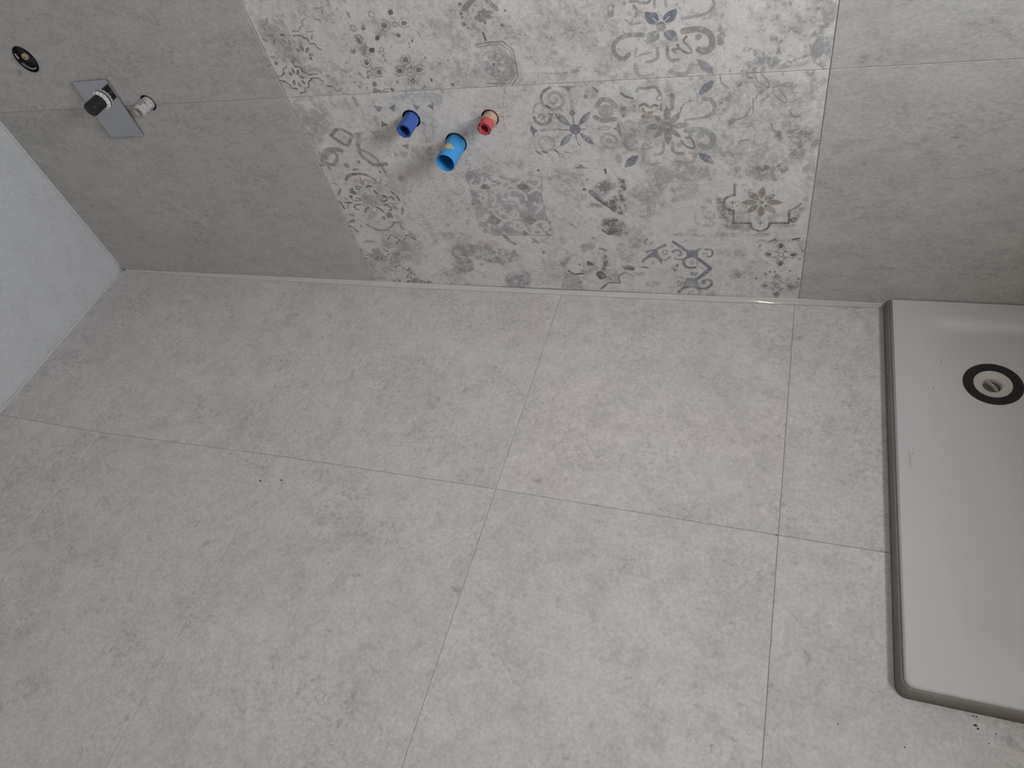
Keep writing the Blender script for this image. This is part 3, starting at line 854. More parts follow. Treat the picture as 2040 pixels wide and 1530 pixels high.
F0,75,0:1393 142 1425 164 1449 125 1413 103
L0,55,12.1:1438 317 1466 306
S0,90,0:1451 305 1475 256 1458 185 1424 150 1436 255
S0,100,0:1538 208 1599 205 1596 176 1550 170
L0,80,10.2:1551 190 1595 185
L1,60,9.4:1518 89 1516 129 1549 157 1586 139
L0,60,9.7:1411 35 1456 79 1512 82
S1,55,0:1215 126 1294 130 1303 7 1190 -1
S9,70,0:1338 339 1418 353 1391 291 1336 289
S0,60,0:1202 238 1276 254 1222 167
S0,50,0:1332 225 1412 222 1381 128 1320 132
F4,18,0:1390 246 1437 267 1436 171 1396 169
S0,55,0:1479 244 1493 238 1479 199
S1,60,0:1446 171 1516 181 1508 88 1437 91
S0,50,0:1458 44 1515 62 1501 20
S9,60,0:1522 345 1619 372 1618 237 1532 246
D0,70,7:1312 204
D0,70,5.4:1412 386
D0,50,7.3:1302 76
S1,45,0:1231 384 1271 385 1258 336 1231 354
S0,35,0:1035 841 1128 840 1128 794 1061 789
S1,40,0:1223 756 1398 775 1393 734 1263 719
L1,75,9.2:2081 704 2082 673 2082 647
L0,60,10.3:2082 647 2054 637 2037 615 2038 588 2055 569 2081 561
l0,60,9.7:2081 561 2081 491 2156 492
L0,60,9.8:2156 492 2166 462 2199 448 2230 463 2240 494
l0,65,9.7:2240 494 2319 496 2316 563
L1,70,9.3:2316 563 2341 580 2360 601
P4,70,29.8:2197 626 2198 690
P4,70,29.8:2208 618 2251 652
P4,70,29.9:2215 609 2286 608
P4,70,30:2209 598 2260 551
P4,70,30.2:2197 593 2199 528
P4,70,30.2:2186 598 2140 550
P4,70,30.1:2181 609 2114 607
P4,70,29.9:2185 621 2137 665
D0,60,11.2:2197 609
F0,60,0:2075 622 2079 611 2091 607 2080 603 2076 593 2071 603 2062 607 2071 611
F0,60,0:2198 509 2202 498 2214 494 2203 489 2199 479 2194 489 2185 493 2194 498
D0,70,16.1:2338 513
S0,75,0:2003 631 2041 620 2077 555 2070 488 2008 532
S0,60,0:2017 487 2156 484 2149 444 2071 454
S0,60,0:2241 480 2348 493 2326 465
S0,50,0:2321 569 2377 580 2354 516
F1,28,0:1912 576 1964 641 1995 577 1995 469 1911 485
F1,22,0:1757 799 1989 796 1981 746 1836 705 1825 657 1755 657
S0,50,0:2119 784 2279 806 2273 723 2154 724
D1,40,16.1:2091 780
F8,30,0:2009 438 2150 430 2244 435 2220 414 2009 411
P1,50,25.1:2159 424 2245 429
S1,80,0:1780 414 1892 435 1955 413 1891 403
S1,60,0:1635 695 1733 673 1726 619 1642 607
S1,50,0:1660 596 1715 602 1694 481 1654 504
F1,25,0:2085 555 2149 556 2151 498 2087 497
F1,22,0:2229 535 2292 585 2314 558 2315 501 2244 500
S1,40,0:1818 705 1922 736 1912 630 1797 608
F8,25,0:2347 772 2396 809 2392 622 2364 632
L1,65,12.7:1645 236 1672 266 1698 284
F3,70,0:1667 311 1695 319 1724 320 1732 291 1743 266 1743 220 1730 246 1711 268 1672 263 1673 289
L1,70,12.2:1724 326 1744 336 1766 351
L3,75,13.5:1805 371 1835 346 1858 322
F3,75,0:1853 334 1869 324 1909 325 1937 340 1923 311 1918 280 1890 275 1849 255 1827 257 1861 277 1867 303
L3,85,15.9:1909 276 1930 261 1951 240 1981 208
L3,85,16.1:1981 208 1951 171 1917 136 1892 128 1868 130
L3,70,12.8:1854 258 1853 232 1870 210 1906 211
F3,60,0:1858 119 1917 123 1923 65 1887 80 1857 78 1844 70
L3,75,13.2:1821 37 1847 67 1882 78
L3,65,12.9:1921 68 1960 72 1984 96 1984 120 1970 131 1948 124
D3,70,12.1:1948 111
L3,65,9.6:1956 328 1979 331 1991 311 1983 287 1965 285
D1,50,8.1:1946 300
D1,50,6.5:1960 303
F3,75,0:1881 171 1896 182 1900 175 1917 176 1912 156 1888 155
L3,60,10.5:1800 307 1815 319 1834 318 1842 296 1828 286
L1,60,9.5:1809 269 1823 260 1847 261
O1,60,12.2:1763 304 67 0
L1,60,7.3:1743 260 1759 252 1785 274
D1,60,7.7:1891 45
L1,50,10.1:1874 37 1883 16 1911 15 1931 37 1926 58
D1,40,14.4:1892 244
L1,40,6.1:1918 254 1918 225
D1,35,9.8:1697 230
L1,50,10:1818 110 1838 108 1835 87 1820 83
L1,50,7.5:1814 144 1846 139
L0,50,6.6:1680 387 1669 374 1668 353
D1,60,7.2:1697 357
L1,40,7:1854 371 1868 384
D1,40,5.6:1936 210
D0,50,2.8:1945 205
S4,100,0:1782 209 1824 231 1825 178 1798 180
S0,80,0:1800 223 1824 228 1821 208
L0,70,5.8:1640 199 1653 203 1672 196
L0,80,5.9:1566 192 1593 180
S0,60,0:1568 212 1595 200 1590 173 1565 178
L5,70,6.2:1673 283 1696 306
S0,40,0:1602 167 1655 163 1645 128 1592 132
S1,50,0:1656 101 1733 109 1726 77 1659 59
S0,35,0:1588 394 1656 393 1651 317 1588 337
D1,35,9.3:1797 344
S1,45,0:2001 429 2058 430 2059 413
F1,25,0:1967 50 2006 53 2007 11 1960 11
O0,75,11.2:2300 310 46 0
P0,75,21:2295 378 2297 346
L0,41,5:2309 341 2311 361 2295 382 2281 360 2287 340
P0,75,21.7:2233 311 2261 310
L0,41,5.1:2271 324 2247 329 2228 311 2248 292 2272 297
P0,75,21.3:2367 311 2339 311
L0,41,5.1:2330 297 2354 292 2372 311 2351 330 2328 324
P0,75,22:2301 242 2300 275
L0,41,5.2:2290 281 2285 261 2300 239 2315 260 2311 280
D1,60,9.6:2318 330
D1,60,9.8:2282 290
D1,60,9.7:2319 292
D1,60,9.7:2281 328
O0,60,12:2298 110 49 0
P0,60,22.4:2292 184 2295 149
L0,33,5.4:2307 144 2310 166 2292 188 2278 164 2284 143
P0,60,23.2:2228 109 2257 109
L0,33,5.5:2267 124 2243 130 2222 109 2243 89 2268 96
P0,60,22.7:2368 113 2338 112
L0,33,5.5:2329 97 2354 91 2373 113 2351 133 2327 125
P0,60,23.5:2298 36 2298 72
L0,33,5.5:2287 78 2282 56 2298 32 2314 55 2309 77
D1,48,10.3:2316 132
D1,48,10.5:2279 88
D1,48,10.4:2317 90
D1,48,10.3:2277 129
S0,50,0:2203 399 2389 410 2392 382 2333 385 2239 377
S0,50,0:2361 392 2387 387 2394 311 2373 358
L0,60,7:2243 386 2268 401
L0,70,6.9:2344 403 2372 410
D0,60,6.6:2204 358
D0,60,7:2238 186
D0,60,6.9:2259 200
D0,60,6.8:2347 211
D0,60,7.1:2198 155
D0,60,6.5:2394 335
D0,60,6.6:2384 286
D0,60,6.9:2391 162
D0,60,6.9:2281 201
S0,45,0:2324 165 2393 188 2402 45 2358 75
S1,40,0:2073 177 2147 188 2139 148 2083 145
S1,40,0:2001 333 2136 337 2120 288 2011 296
S0,40,0:2077 204 2151 194 2115 153
l0,80,5.3:217 339 233 355 245 370 261 372 268 356 281 351 293 338 271 323 262 305
l0,80,5.2:317 338 335 353 348 374 360 371 373 358 383 351 395 341
l0,90,5.5:125 256 125 239 140 223 156 204 171 221 184 232
l0,60,5.4:163 269 175 254 185 251
l0,100,5.6:217 143 228 148 239 125 255 106 281 127
l0,90,5.6:324 32 345 18 356 2 374 27
l0,80,5.8:124 29 146 14 162 3 178 24
l0,80,5.7:230 53 242 55 251 75 260 64 264 39 282 34 295 42
l0,90,5.6:33 219 45 208 57 201 74 217
l0,70,5.6:55 231 62 216
l0,70,5.7:5 191 28 190
l0,50,5.5:132 219 125 185
l0,80,5.3:337 264 344 260
l0,60,5.6:168 160 185 146 188 127 204 143
l0,70,5.6:360 24 392 24
l5,80,4.5:322 339 343 350 344 362 363 362 363 345 383 337 364 322 359 336 338 328 329 339
l5,80,4.6:276 287 294 291 303 310 313 303 310 285 329 285 314 270 301 277
l5,80,4.5:235 354 252 365 259 351 276 344 277 330
l5,80,4.8:125 239 145 227 159 209
l5,80,4.8:191 188 206 185 214 170 204 162
l5,80,4.9:247 63 261 68 271 41 260 29
l5,80,4.8:230 144 244 129 258 115
l5,80,4.9:87 129 101 142 183 149 184 134
F1,40,0:277 330 316 335 342 304 327 264 254 261
F1,35,0:87 262 137 282 125 234 151 201 147 175 60 178
F1,40,0:174 228 245 246 256 224 216 151 163 183
F1,45,0:270 119 306 113 292 62 262 80
F0,50,0:232 31 269 25 250 0 215 2
F1,50,0:278 49 308 43 330 13 318 -4 256 -4
F1,50,0:366 389 395 386 398 341 374 361
S0,60,0:85 217 135 212 123 181 78 183
S1,50,0:156 330 224 325 243 275 179 273
S1,50,0:222 260 267 254 250 224 219 226
S0,50,0:187 99 234 110 218 85 192 84
S0,60,0:159 51 187 36 170 7 143 26
S1,50,0:15 43 115 40 81 22 12 18
S4,40,0:115 142 182 146 163 114 116 111
S0,40,0:19 169 58 167 58 132 15 126
S1,40,0:52 327 111 329 148 308 51 309
S6,50,0:288 50 317 52 311 31 281 22
S4,35,0:259 382 340 384 315 349 291 352
P1,70,16.7:3 272 13 243
D0,50,4.4:55 311
D0,60,4:380 406
L0,40,3.6:56 322 120 327"""
PAL = {0: (.135, .128, .122), 1: (.285, .275, .265), 2: (.36, .355, .345), 3: (.205, .225, .265), 4: (.27, .235, .19),
       5: (.66, .655, .65), 6: (.42, .315, .29), 7: (.40, .43, .48), 8: (.31, .335, .335), 9: (.36, .335, .365)}
PX = 0.0008                                     # metres per texel
NW, NH = 1500, 750
rng = np.random.RandomState(7)

def vnoise(h, w_, cell, octaves=4, pers=.55, ax=1.0):
    out = np.zeros((h, w_), np.float32); amp = 1.0; tot = 0
    for o in range(octaves):
        gy = max(2, int(h/cell)+2); gx = max(2, int(w_/(cell*ax))+2)
        g = rng.rand(gy, gx).astype(np.float32)
        yy = np.linspace(0, gy-1.001, h); xx = np.linspace(0, gx-1.001, w_)
        yi = yy.astype(int); xi = xx.astype(int); fy = (yy-yi)[:, None]; fx = (xx-xi)[None, :]
        fy = fy*fy*(3-2*fy); fx = fx*fx*(3-2*fx)
        a = g[yi][:, xi]; b = g[yi][:, xi+1]; c = g[yi+1][:, xi]; d = g[yi+1][:, xi+1]
        out += amp*((a*(1-fx)+b*fx)*(1-fy)+(c*(1-fx)+d*fx)*fy); tot += amp
        amp *= pers; cell = max(1.0, cell/2)
    out /= tot
    return (out-out.mean())/out.std()

def sstep(x, a, b):
    t = np.clip((x-a)/(b-a), 0, 1); return t*t*(3-2*t)

def catmull(p, closed):
    n = len(p)
    if n < 3: return p
    out = []
    for i in range(n if closed else n-1):
        if closed: a, b, c, d = p[i-1], p[i], p[(i+1) % n], p[(i+2) % n]
        else: a, b, c, d = p[max(i-1, 0)], p[i], p[i+1], p[min(i+2, n-1)]
        for s in (0, .2, .4, .6, .8):
            out.append(.5*((2*b)+(c-a)*s+(2*a-5*b+4*c-d)*s*s+(-a+3*b-3*c+d)*s**3))
    if not closed: out.append(p[-1])
    return np.array(out)

def make_print(z0, seed):
    global rng
    rng = np.random.RandomState(seed)
    img = np.zeros((NH, NW, 4), np.float32)
    wear = vnoise(NH, NW, 26, 5, .72)
    speck = vnoise(NH, NW, 11, 4, .8)
    speck2 = vnoise(NH, NW, 7, 3, .8)
    blot = vnoise(NH, NW, 70, 6, .62)
    patch = rng.rand(3, 6)                      # the twelve-by-... little squares differ in how worn they are
    def comp(sl, a, c):
        a = np.clip(a, 0, 1)[..., None]
        d = img[sl]; A = d[..., 3:4]; na = A+a*(1-A)*1.0
        col = np.where(na > 1e-4, (d[..., :3]*A*(1-a)+np.array(c, np.float32)*a)/np.maximum(A*(1-a)+a, 1e-4), d[..., :3])
        d[..., :3] = col; d[..., 3:4] = na
    # squares of the patchwork: cloudy worn glaze, each with its own tone
    for r in range(3):
        for q in range(6):
            sl = (slice(r*250, (r+1)*250), slice(q*250, (q+1)*250))
            t = patch[r, q]
            comp(sl, (.08+.26*t)*sstep(blot[sl]+.35*wear[sl], .25-.5*t, 1.3), PAL[1] if t > .3 else PAL[2])
            comp(sl, (.16+.26*patch[2-r, 5-q])*sstep(speck[sl]+.9*wear[sl], 1.5, 2.3), PAL[1])
            comp(sl, .35*sstep(speck2[sl]+.8*blot[sl]-.3*wear[sl], 2.1, 2.7), PAL[0])
    yy0 = (np.arange(NH)+.5)*PX+z0; xx0 = (np.arange(NW)+.5)*PX
    for ln in PRINT.split('\n'):
        head, body = ln.split(':'); k = head[0]; c, al, wd = head[1:].split(',')
        c = int(c); al = int(al)/100; wd = float(wd)/2000
        if k in 'Ll': wd = wd*1.22 if wd > .004 else wd*1.35; al = min(1, al*1.12)
        v = np.array([float(t) for t in body.split()]).reshape(-1, 2)/2000
        if k == 'O': pts = v[:1]
        else: pts = v
        m = max(wd, .006)+.008
        x0, x1 = pts[:, 0].min()-m, pts[:, 0].max()+m; y0, y1 = pts[:, 1].min()-m, pts[:, 1].max()+m
        i0, i1 = np.searchsorted(yy0, (y0, y1)); j0, j1 = np.searchsorted(xx0, (x0, x1))
        if i1 <= i0 or j1 <= j0: continue
        sl = (slice(i0, i1), slice(j0, j1))
        Y, X = np.meshgrid(yy0[i0:i1], xx0[j0:j1], indexing='ij')
        if k in 'D': sd = np.hypot(X-v[0, 0], Y-v[0, 1])-wd
        elif k == 'O':
            w2 = v[1, 0]/10; sd = np.abs(np.hypot(X-v[0, 0], Y-v[0, 1])-wd)-w2/2
        elif k == 'P':
            A, B_ = v; d = B_-A; ln_ = np.hypot(*d); d = d/ln_
            u = ((X-A[0])*d[0]+(Y-A[1])*d[1])/ln_; q = np.abs((X-A[0])*-d[1]+(Y-A[1])*d[0])
            prof = np.sqrt(np.clip(np.sin(np.pi*np.clip(u, 0, 1)), 0, 1)**1.6)
            sd = np.where((u > 0) & (u < 1), q-prof*wd/2, .01)
        else:
            closed = k in 'FfS'
            P_ = catmull(pts, closed) if k in 'LFS' else pts
            Q = np.roll(P_, -1, 0) if closed else P_[1:]
            P0 = P_ if closed else P_[:-1]
            dist = np.full(X.shape, 1e3); ins = np.zeros(X.shape, bool)
            for a, b in zip(P0, Q):
                e = b-a; L2 = max(e@e, 1e-12)
                t = np.clip(((X-a[0])*e[0]+(Y-a[1])*e[1])/L2, 0, 1)
                dist = np.minimum(dist, np.hypot(X-a[0]-t*e[0], Y-a[1]-t*e[1]))
                if closed and abs(e[1]) > 1e-9:
                    cr = (a[1] > Y) != (b[1] > Y)
                    ins ^= cr & (X < e[0]*(Y-a[1])/e[1]+a[0])
            sd = np.where(ins, -dist, dist) if closed else dist-wd/2
        if k == 'S':
            body_ = sstep(-sd, -.004, .007)
            f = body_*sstep(1.1*speck[sl]+.6*wear[sl]+1.2*body_, .45, 1.6)
            comp(sl, al*(.26*body_+.70*f), PAL[c])
        else:
            edge = .0006 if k != 'D' else .001
            f = sstep(-(sd+wear[sl]*.00022), -edge, edge)
            if k == 'F' and (al < .6 or c == 9): f = f*sstep(1.0*speck[sl]+.9*wear[sl]+blot[sl]*.5, *((-3.2, .6) if c == 9 else (-1.7, 1.0)))*1.25
            worn = .62+.38*sstep(wear[sl]+.5*speck[sl], -1.5, -.1)
            comp(sl, min(1, al*(1.3 if c != 5 else 1))*f*worn, PAL[c])
    im = bpy.data.images.new('decor_print', NW, NH, alpha=True, float_buffer=False)
    im.colorspace_settings.name = 'Non-Color'
    im.alpha_mode = 'CHANNEL_PACKED'
    im.pixels.foreach_set(np.clip(img, 0, 1).ravel()); im.update(); im.pack()
    return im

dec_low = concrete('decor_tile_glaze_low', (0.71, 0.69, 0.69), (1, 1, 1.2), .8, .5, make_print(0.0, 11))
dec_top = concrete('decor_tile_glaze_top', (0.71, 0.69, 0.69), (1, 1, 1.2), .8, .5, make_print(0.6, 12))

# ------------------------------------------------------------------ room shell
XL, XR, YF, ZC = -1.02, 2.20, -2.9, 2.5
# holes: (x, z, r)
BOX = (-.741, .7475, .036); STUBH = (-.430, .611, .0215); VALVE = (-.566, .632, .024)
H_BLUE = (.313, .537, .0225); H_BIG = (.408, .471, .0265); H_RED = (.5095, .532, .0205)
HOLES = [BOX, STUBH, VALVE, H_BLUE, H_BIG, H_RED]

bm = bmesh.new(); box(bm, XL-.12, XR+.44, YF-.12, .12, -.12, -.010)
floor = obj('floor', bm, m_grout, kind='structure')
bm = bmesh.new(); box(bm, XL, XR, YF, .0, -.010, -.0014)
obj('grout_bed', bm, m_grout, floor)
bm = bmesh.new(); box(bm, XL-.12, XR+.44, .0100, .12, -.010, ZC)
wall_back = obj('wall_back', drill(bm, []), m_mortar, kind='structure')
bm = bmesh.new(); box(bm, XL-.005, XR+.44, .0012, .0100, -.009, ZC)
obj('grout_bed', drill(bm, [(x, z, r+.001) for x, z, r in HOLES]), m_grout, wall_back)
bm = bmesh.new(); box(bm, XL-.12, XL-.010, YF, .0100, -.010, ZC)
wall_left = obj('wall_left', bm, m_mortar, kind='structure')
bm = bmesh.new(); box(bm, XL-.010, XL-.0012, YF, .0008, -.0095, ZC-.001)
obj('grout_bed', bm, m_grout, wall_left)
# side wall with a window opening, outside the picture
bm = bmesh.new()
wy0, wy1, wz0, wz1 = -1.28, -.36, 1.14, 1.97
box(bm, XR, XR+.42, YF, wy0, -.010, ZC); box(bm, XR, XR+.42, wy1, .0012, -.010, ZC)
box(bm, XR, XR+.42, wy0, wy1, -.010, wz0); box(bm, XR, XR+.42, wy0, wy1, wz1, ZC)
obj('wall_right', bm, m_paint, kind='structure')
bm = bmesh.new()
box(bm, XR+.36, XR+.41, wy0, wy0+.05, wz0, wz1); box(bm, XR+.36, XR+.41, wy1-.05, wy1, wz0, wz1)
box(bm, XR+.36, XR+.41, wy0+.05, wy1-.05, wz0, wz0+.05); box(bm, XR+.36, XR+.41, wy0+.05, wy1-.05, wz1-.05, wz1)
obj('window_1', bm, m_white, kind='structure')
bm = bmesh.new(); box(bm, XL-.12, XR+.44, YF-.12, YF, -.010, ZC)
obj('wall_front', bm, m_paint, kind='structure')
bm = bmesh.new(); box(bm, XL-.12, XR+.44, YF-.12, .12, ZC, ZC+.1)
ceiling = obj('ceiling', bm, m_paint, kind='structure')

# floor tiles: 60 x 120 cm, the first row along the back wall cut to 64 cm
gx = [XL+.003, -.5995, .0005, .5935, 1.1935, 1.7935, XR-.002]
yw = [-.0035]*7                                   # edge under the sealant
yj = [-.6400, -.6475, -.6368, -.6374, -.6450, -.6500, -.6530]
ye = [-1.842]*7; yf = [YF+.003]*7
for r, (ya, yb) in enumerate(((yw, yj), (yj, ye), (ye, yf))):
    for i in range(6):
        cs = [(gx[i], yb[i], 0), (gx[i+1], yb[i+1], 0), (gx[i+1], ya[i+1], 0), (gx[i], ya[i], 0)]
        o = (sum(c[0] for c in cs)/4, sum(c[1] for c in cs)/4, 0)
        obj('tile', slab(cs, (0, 0, 1), .0095), m_floor, floor, origin=o)

# back wall tiles: plain 120 x 60 either side of the patterned pair
def wtile(name, x0, x1, z0, z1, mat, zl=None):
    a, b = (zl if zl else (z0, z0)); c, d = (z1 if isinstance(z1, tuple) else (z1, z1))
    cs = [(x0, 0, a), (x1, 0, b), (x1, 0, d), (x0, 0, c)]
    hs = [h for h in HOLES if x0-h[2] < h[0] < x1+h[2] and min(a, b)-h[2] < h[1] < max(c, d)+h[2]]
    o = ((x0+x1)/2, 0, (a+c)/2)
    bm = drill(slab(cs, (0, -1, 0), .0098), hs)
    if name == 'patterned_tile':
        uv = bm.loops.layers.uv.new('UVMap')
        for f in bm.faces:
            for lp in f.loops:
                q = lp.vert.co; lp[uv].uv = (q.x/1.2, (q.z-(.6 if a > .5 else 0))/.6)
    return obj(name, bm, mat, wall_back, origin=o)
zj = .6030
wtile('tile', XL+.0035, -.0005, .0, (zj+.002, zj+.0015), m_wall, (-.001, .0035))
wtile('tile', XL+.0035, -.0005, zj, 1.204, m_wall, (zj+.002, zj+.0015))
wtile('tile', XL+.0035, -.0005, 1.204, 1.805, m_wall)
wtile('patterned_tile', .0005, 1.2005, .0, (zj+.0015, zj+.0005), dec_low, (.0035, .0125))
wtile('patterned_tile', .0005, 1.2005, zj, 1.204, dec_top, (zj+.0015, zj+.0005))
wtile('tile', .0005, 1.2005, 1.204, 1.805, m_wall)
wtile('tile', 1.2015, XR-.002, .0, (zj+.0005, zj+.003), m_wall, (.0125, .012))
wtile('tile', 1.2015, XR-.002, zj, 1.204, m_wall, (zj+.0005, zj+.003))
wtile('tile', 1.2015, XR-.002, 1.204, 1.805, m_wall)
# left wall tiles
for k, (y0, y1) in enumerate(((-.0035, -1.16), (-1.16, -2.36))):
    for z0, z1 in ((.004, .655), (.655, 1.257), (1.257, 1.86)):
        cs = [(XL, y0, z0), (XL, y1, z0), (XL, y1, z1), (XL, y0, z1)]
        obj('tile', slab(cs, (1, 0, 0), .0085), m_left, wall_left, origin=(XL, (y0+y1)/2, (z0+z1)/2))

# sealant beads in the corners
def bead(name, path, parent, n=6):
    """path: (top point on the wall, point on the floor) pairs; a concave fillet between them"""
    bm = bmesh.new(); rows = []
    for A, B, corner in path:
        A, B, Cn = Vector(A), Vector(B), Vector(corner)
        row = []
        for i in range(n+1):
            t = i/n
            q = A*(1-t)**2 + B*t**2 + (Cn*.10+(A+B)*.45+Vector((0, .0000, -.0006)))*2*t*(1-t)
            row.append(bm.verts.new(q))
        row.append(bm.verts.new(Cn)); rows.append(row)
    for a, b in zip(rows, rows[1:]):
        for i in range(len(a)):
            j = (i+1) % len(a)
            bm.faces.new((a[i], b[i], b[j], a[j]))
    bm.faces.new(rows[0]); bm.faces.new(rows[-1][::-1])
    flat(bm)
    return obj(name, bm, m_sil, parent, smooth=True)
tops = [(-1.018, .003), (-.83, .0040), (-.62, .0050), (-.46, .0055), (-.005, .0070), (.304, .0065), (.588, .0070), (.794, .0090), (1.052, .0125), (1.201, .0165), (1.313, .0150), (1.395, .0140)]
bots = [-.005, -.010, -.0150, -.0165, -.0185, -.0170, -.0150, -.0135, -.0105, -.0085, -.0060, -.0055]
# resample with a slight waviness as left by a finger
wr = random.Random(4)
path = []
xs = [p[0] for p in tops]
for i in range(150):
    x = -1.018+i*(1.395+1.018)/149
    zt = float(np.interp(x, xs, [p[1] for p in tops])); yb = float(np.interp(x, xs, bots))
    k = 1+.04*math.sin(x*9.1)+.02*math.sin(x*17+1)
    path.append(((x, -.0006, zt*k), (x, yb*k, .0004), (x, .001, -.001)))
bead('sealant_or_shade_strip', path, floor)
m_sil = plain('side_silicone', (.50, .495, .495), .3, .4, 0, .03, 30)
bead('sealant_or_shade_strip', [((XL+.0006, y, .0058+.0006*math.sin(y*13)), (XL+.0052+.0006*math.sin(y*9), y, .0004), (XL-.001, y, -.001)) for y in np.linspace(-.004, -2.4, 60)], floor)
bead('sealant_or_shade_strip', [((XL+.0006, -.0065+.0005*math.sin(z*17), z), (XL+.0052, -.0006, z), (XL-.001, .001, z)) for z in np.linspace(.003, 2.4, 60)], wall_left)

# ------------------------------------------------------------------ shower tray
TX0, TX1, TY0, TY1, TZ = 1.4015, XR-.008, -.8975, -.0035, .030
bm = bmesh.new()
R = .015
def outline(off, z, rr=R, n=7):
    """tray outline, rounded at the two front corners"""
    pts = []
    x0, x1, y0, y1 = TX0-off, TX1, TY0-off, TY1
    pts.append((x0, y1, z))
    for i in range(n+1):
        a = math.pi+i/n*math.pi/2
        pts.append((x0+rr+rr*math.cos(a), y0+rr+rr*math.sin(a), z))
    pts.append((x1, y0, z)); pts.append((x1, y1, z))
    return pts
prof = [(-.004, TZ, R), (-.0012, TZ-.0008, R), (0.0, TZ-.0030, R), (.0010, TZ-.012, R+.001), (.0035, TZ-.021, R+.003), (.0055, .0085, R+.004)]
rings = [[bm.verts.new(p) for p in outline(o_, z_, r_)] for o_, z_, r_ in prof]
for a, b in zip(rings, rings[1:]):
    for i in range(len(a)):
        j = (i+1) % len(a)
        bm.faces.new((a[i], b[i], b[j], a[j]))
flat(bm)
# top: heightfield with basin
nx, ny = 110, 108
gx_ = np.linspace(TX0+.004, TX1, nx); gy_ = np.linspace(TY0+.004, TY1, ny)
DX, DY, DR = 1.5925, -.224, .052
def sm(t): t = min(max(t, 0), 1); return t*t*(3-2*t)
def depth(x, y):
    # distances to the rim lines
    dl = (x-(TX0+.050))/.085; dr = (TX1-.05-x)/.085
    db = (-.047-y)/.038; df = (y-(TY0+.07))/.10
    d = .0135*sm(dl)*sm(dr)*sm(db)*sm(df)
    rr_ = math.hypot(x-DX, y-DY)
    d += .004*sm(1-rr_/.75)*sm(dl)*sm(dr)*sm(db)*sm(df)
    return d
gv = {}
def cornercut(x, y):
    ex = TX0+R; ey = TY0+R
    if x < ex and y < ey:
        dx, dy = x-ex, y-ey; L_ = math.hypot(dx, dy)
        lim = R-.004
        m_ = max(abs(dx), abs(dy))
        if L_ > 1e-6:
            s_ = m_/L_; return ex+dx*s_, ey+dy*s_
    return x, y
top = [[None]*nx for _ in range(ny)]
for j in range(ny):
    for i in range(nx):
        x, y = float(gx_[i]), float(gy_[j]); X_, Y_ = cornercut(x, y)
        top[j][i] = bm.verts.new((X_, Y_, TZ-depth(X_, Y_)))
for j in range(ny-1):
    for i in range(nx-1):
        q = [top[j][i], top[j][i+1], top[j+1][i+1], top[j+1][i]]
        cxx = sum(v.co.x for v in q)/4; cyy = sum(v.co.y for v in q)/4
        if math.hypot(cxx-DX, cyy-DY) < .043: continue
        bm.faces.new(q)
tray = thing('shower_tray', 'low white acrylic shower tray set against the patterned tiled wall beside the grey floor', 'shower tray', (1.87, -.45, 0))
def under(o, par):
    o.parent = par; o.matrix_parent_inverse = Matrix.Translation(-Vector(par.location))
    return o
under(obj('basin', bm, m_tray, smooth=True), tray)
# foot of the tray: strip round the two open sides, side-face shade painted dark
bm = bmesh.new()
rr = [[bm.verts.new(p) for p in outline(o_, z_, R+.004)] for o_, z_ in ((-.0010, .0243), (.0046, .0238), (.0072, .0120), (.0105, .0004), (-.004, .0004))]
for a, b in zip(rr, rr[1:]+rr[:1]):
    for i in range(len(a)-2):
        j = i+1
        bm.faces.new((a[i], b[i], b[j], a[j]))
flat(bm)
sk = under(obj('sealant_or_shade_strip', bm, m_skirt, smooth=True), tray); sk['label'] = 'brown-grey strip round the foot of the tray, its shade painted in'
# faint relief mark on the rim near the inner edge
bm = bmesh.new(); yq = -.4300
for hgt in (.0052, .0040, .0058, .0036, .0050, .0042, .0046):
    box(bm, 1.4236, 1.4274, yq-hgt, yq, TZ-.0004, TZ+.0005); yq -= hgt+.0014
under(obj('relief_mark', bm, plain('tray_mark', (.50, .49, .49), .5, .3, 0, .02, 20)), tray)
# specks of grit lying on the acrylic are left as colour of the tray: none modelled

def ringz(bm, prof, cx, cy, seg=64):
    rings = []
    for (r, z) in prof:
        rings.append([bm.verts.new((cx, cy, z))] if r < 1e-6 else [bm.verts.new((cx+r*math.cos(2*math.pi*k/seg), cy+r*math.sin(2*math.pi*k/seg), z)) for k in range(seg)])
    for a, b in zip(rings, rings[1:]):
        for k in range(seg):
            j = (k+1) % seg
            if len(b) == 1: bm.faces.new((a[k], a[j], b[0]))
            else: bm.faces.new((a[k], a[j], b[j], b[k]))
    flat(bm); return bm
zb = TZ-depth(DX, DY)
bm = ringz(bmesh.new(), [(.0555, zb-.003), (.0555, zb+.0008), (.0545, zb+.0014), (.0368, zb+.0010), (.0360, zb+.0002), (.0360, zb-.003)], DX, DY)
o = under(obj('drain_ring', bm, m_rubber, smooth=False), tray); o['label'] = 'flat black rubber ring'
bm = ringz(bmesh.new(), [(.0358, zb-.012), (.0358, zb+.0002), (.0352, zb+.0008), (.0345, zb+.0002), (.030, zb-.0010), (.022, zb-.0022), (.0185, zb-.0040), (.0172, zb-.0070), (.0160, zb-.018), (.0150, zb-.020)], DX, DY)
cup = under(obj('drain_cup', bm, m_drainw, smooth=True), tray); cup['label'] = 'white plastic drain cup'
bm = ringz(bmesh.new(), [(.0170, zb-.0125), (.0100, zb-.0120), (0, zb-.0120)], DX, DY)
o = obj('siphon_lid', bm, plain('siphon_lid_grey', (.10, .098, .092), .5, .3), smooth=True); o.parent = cup
bm = bmesh.new()
n = 12
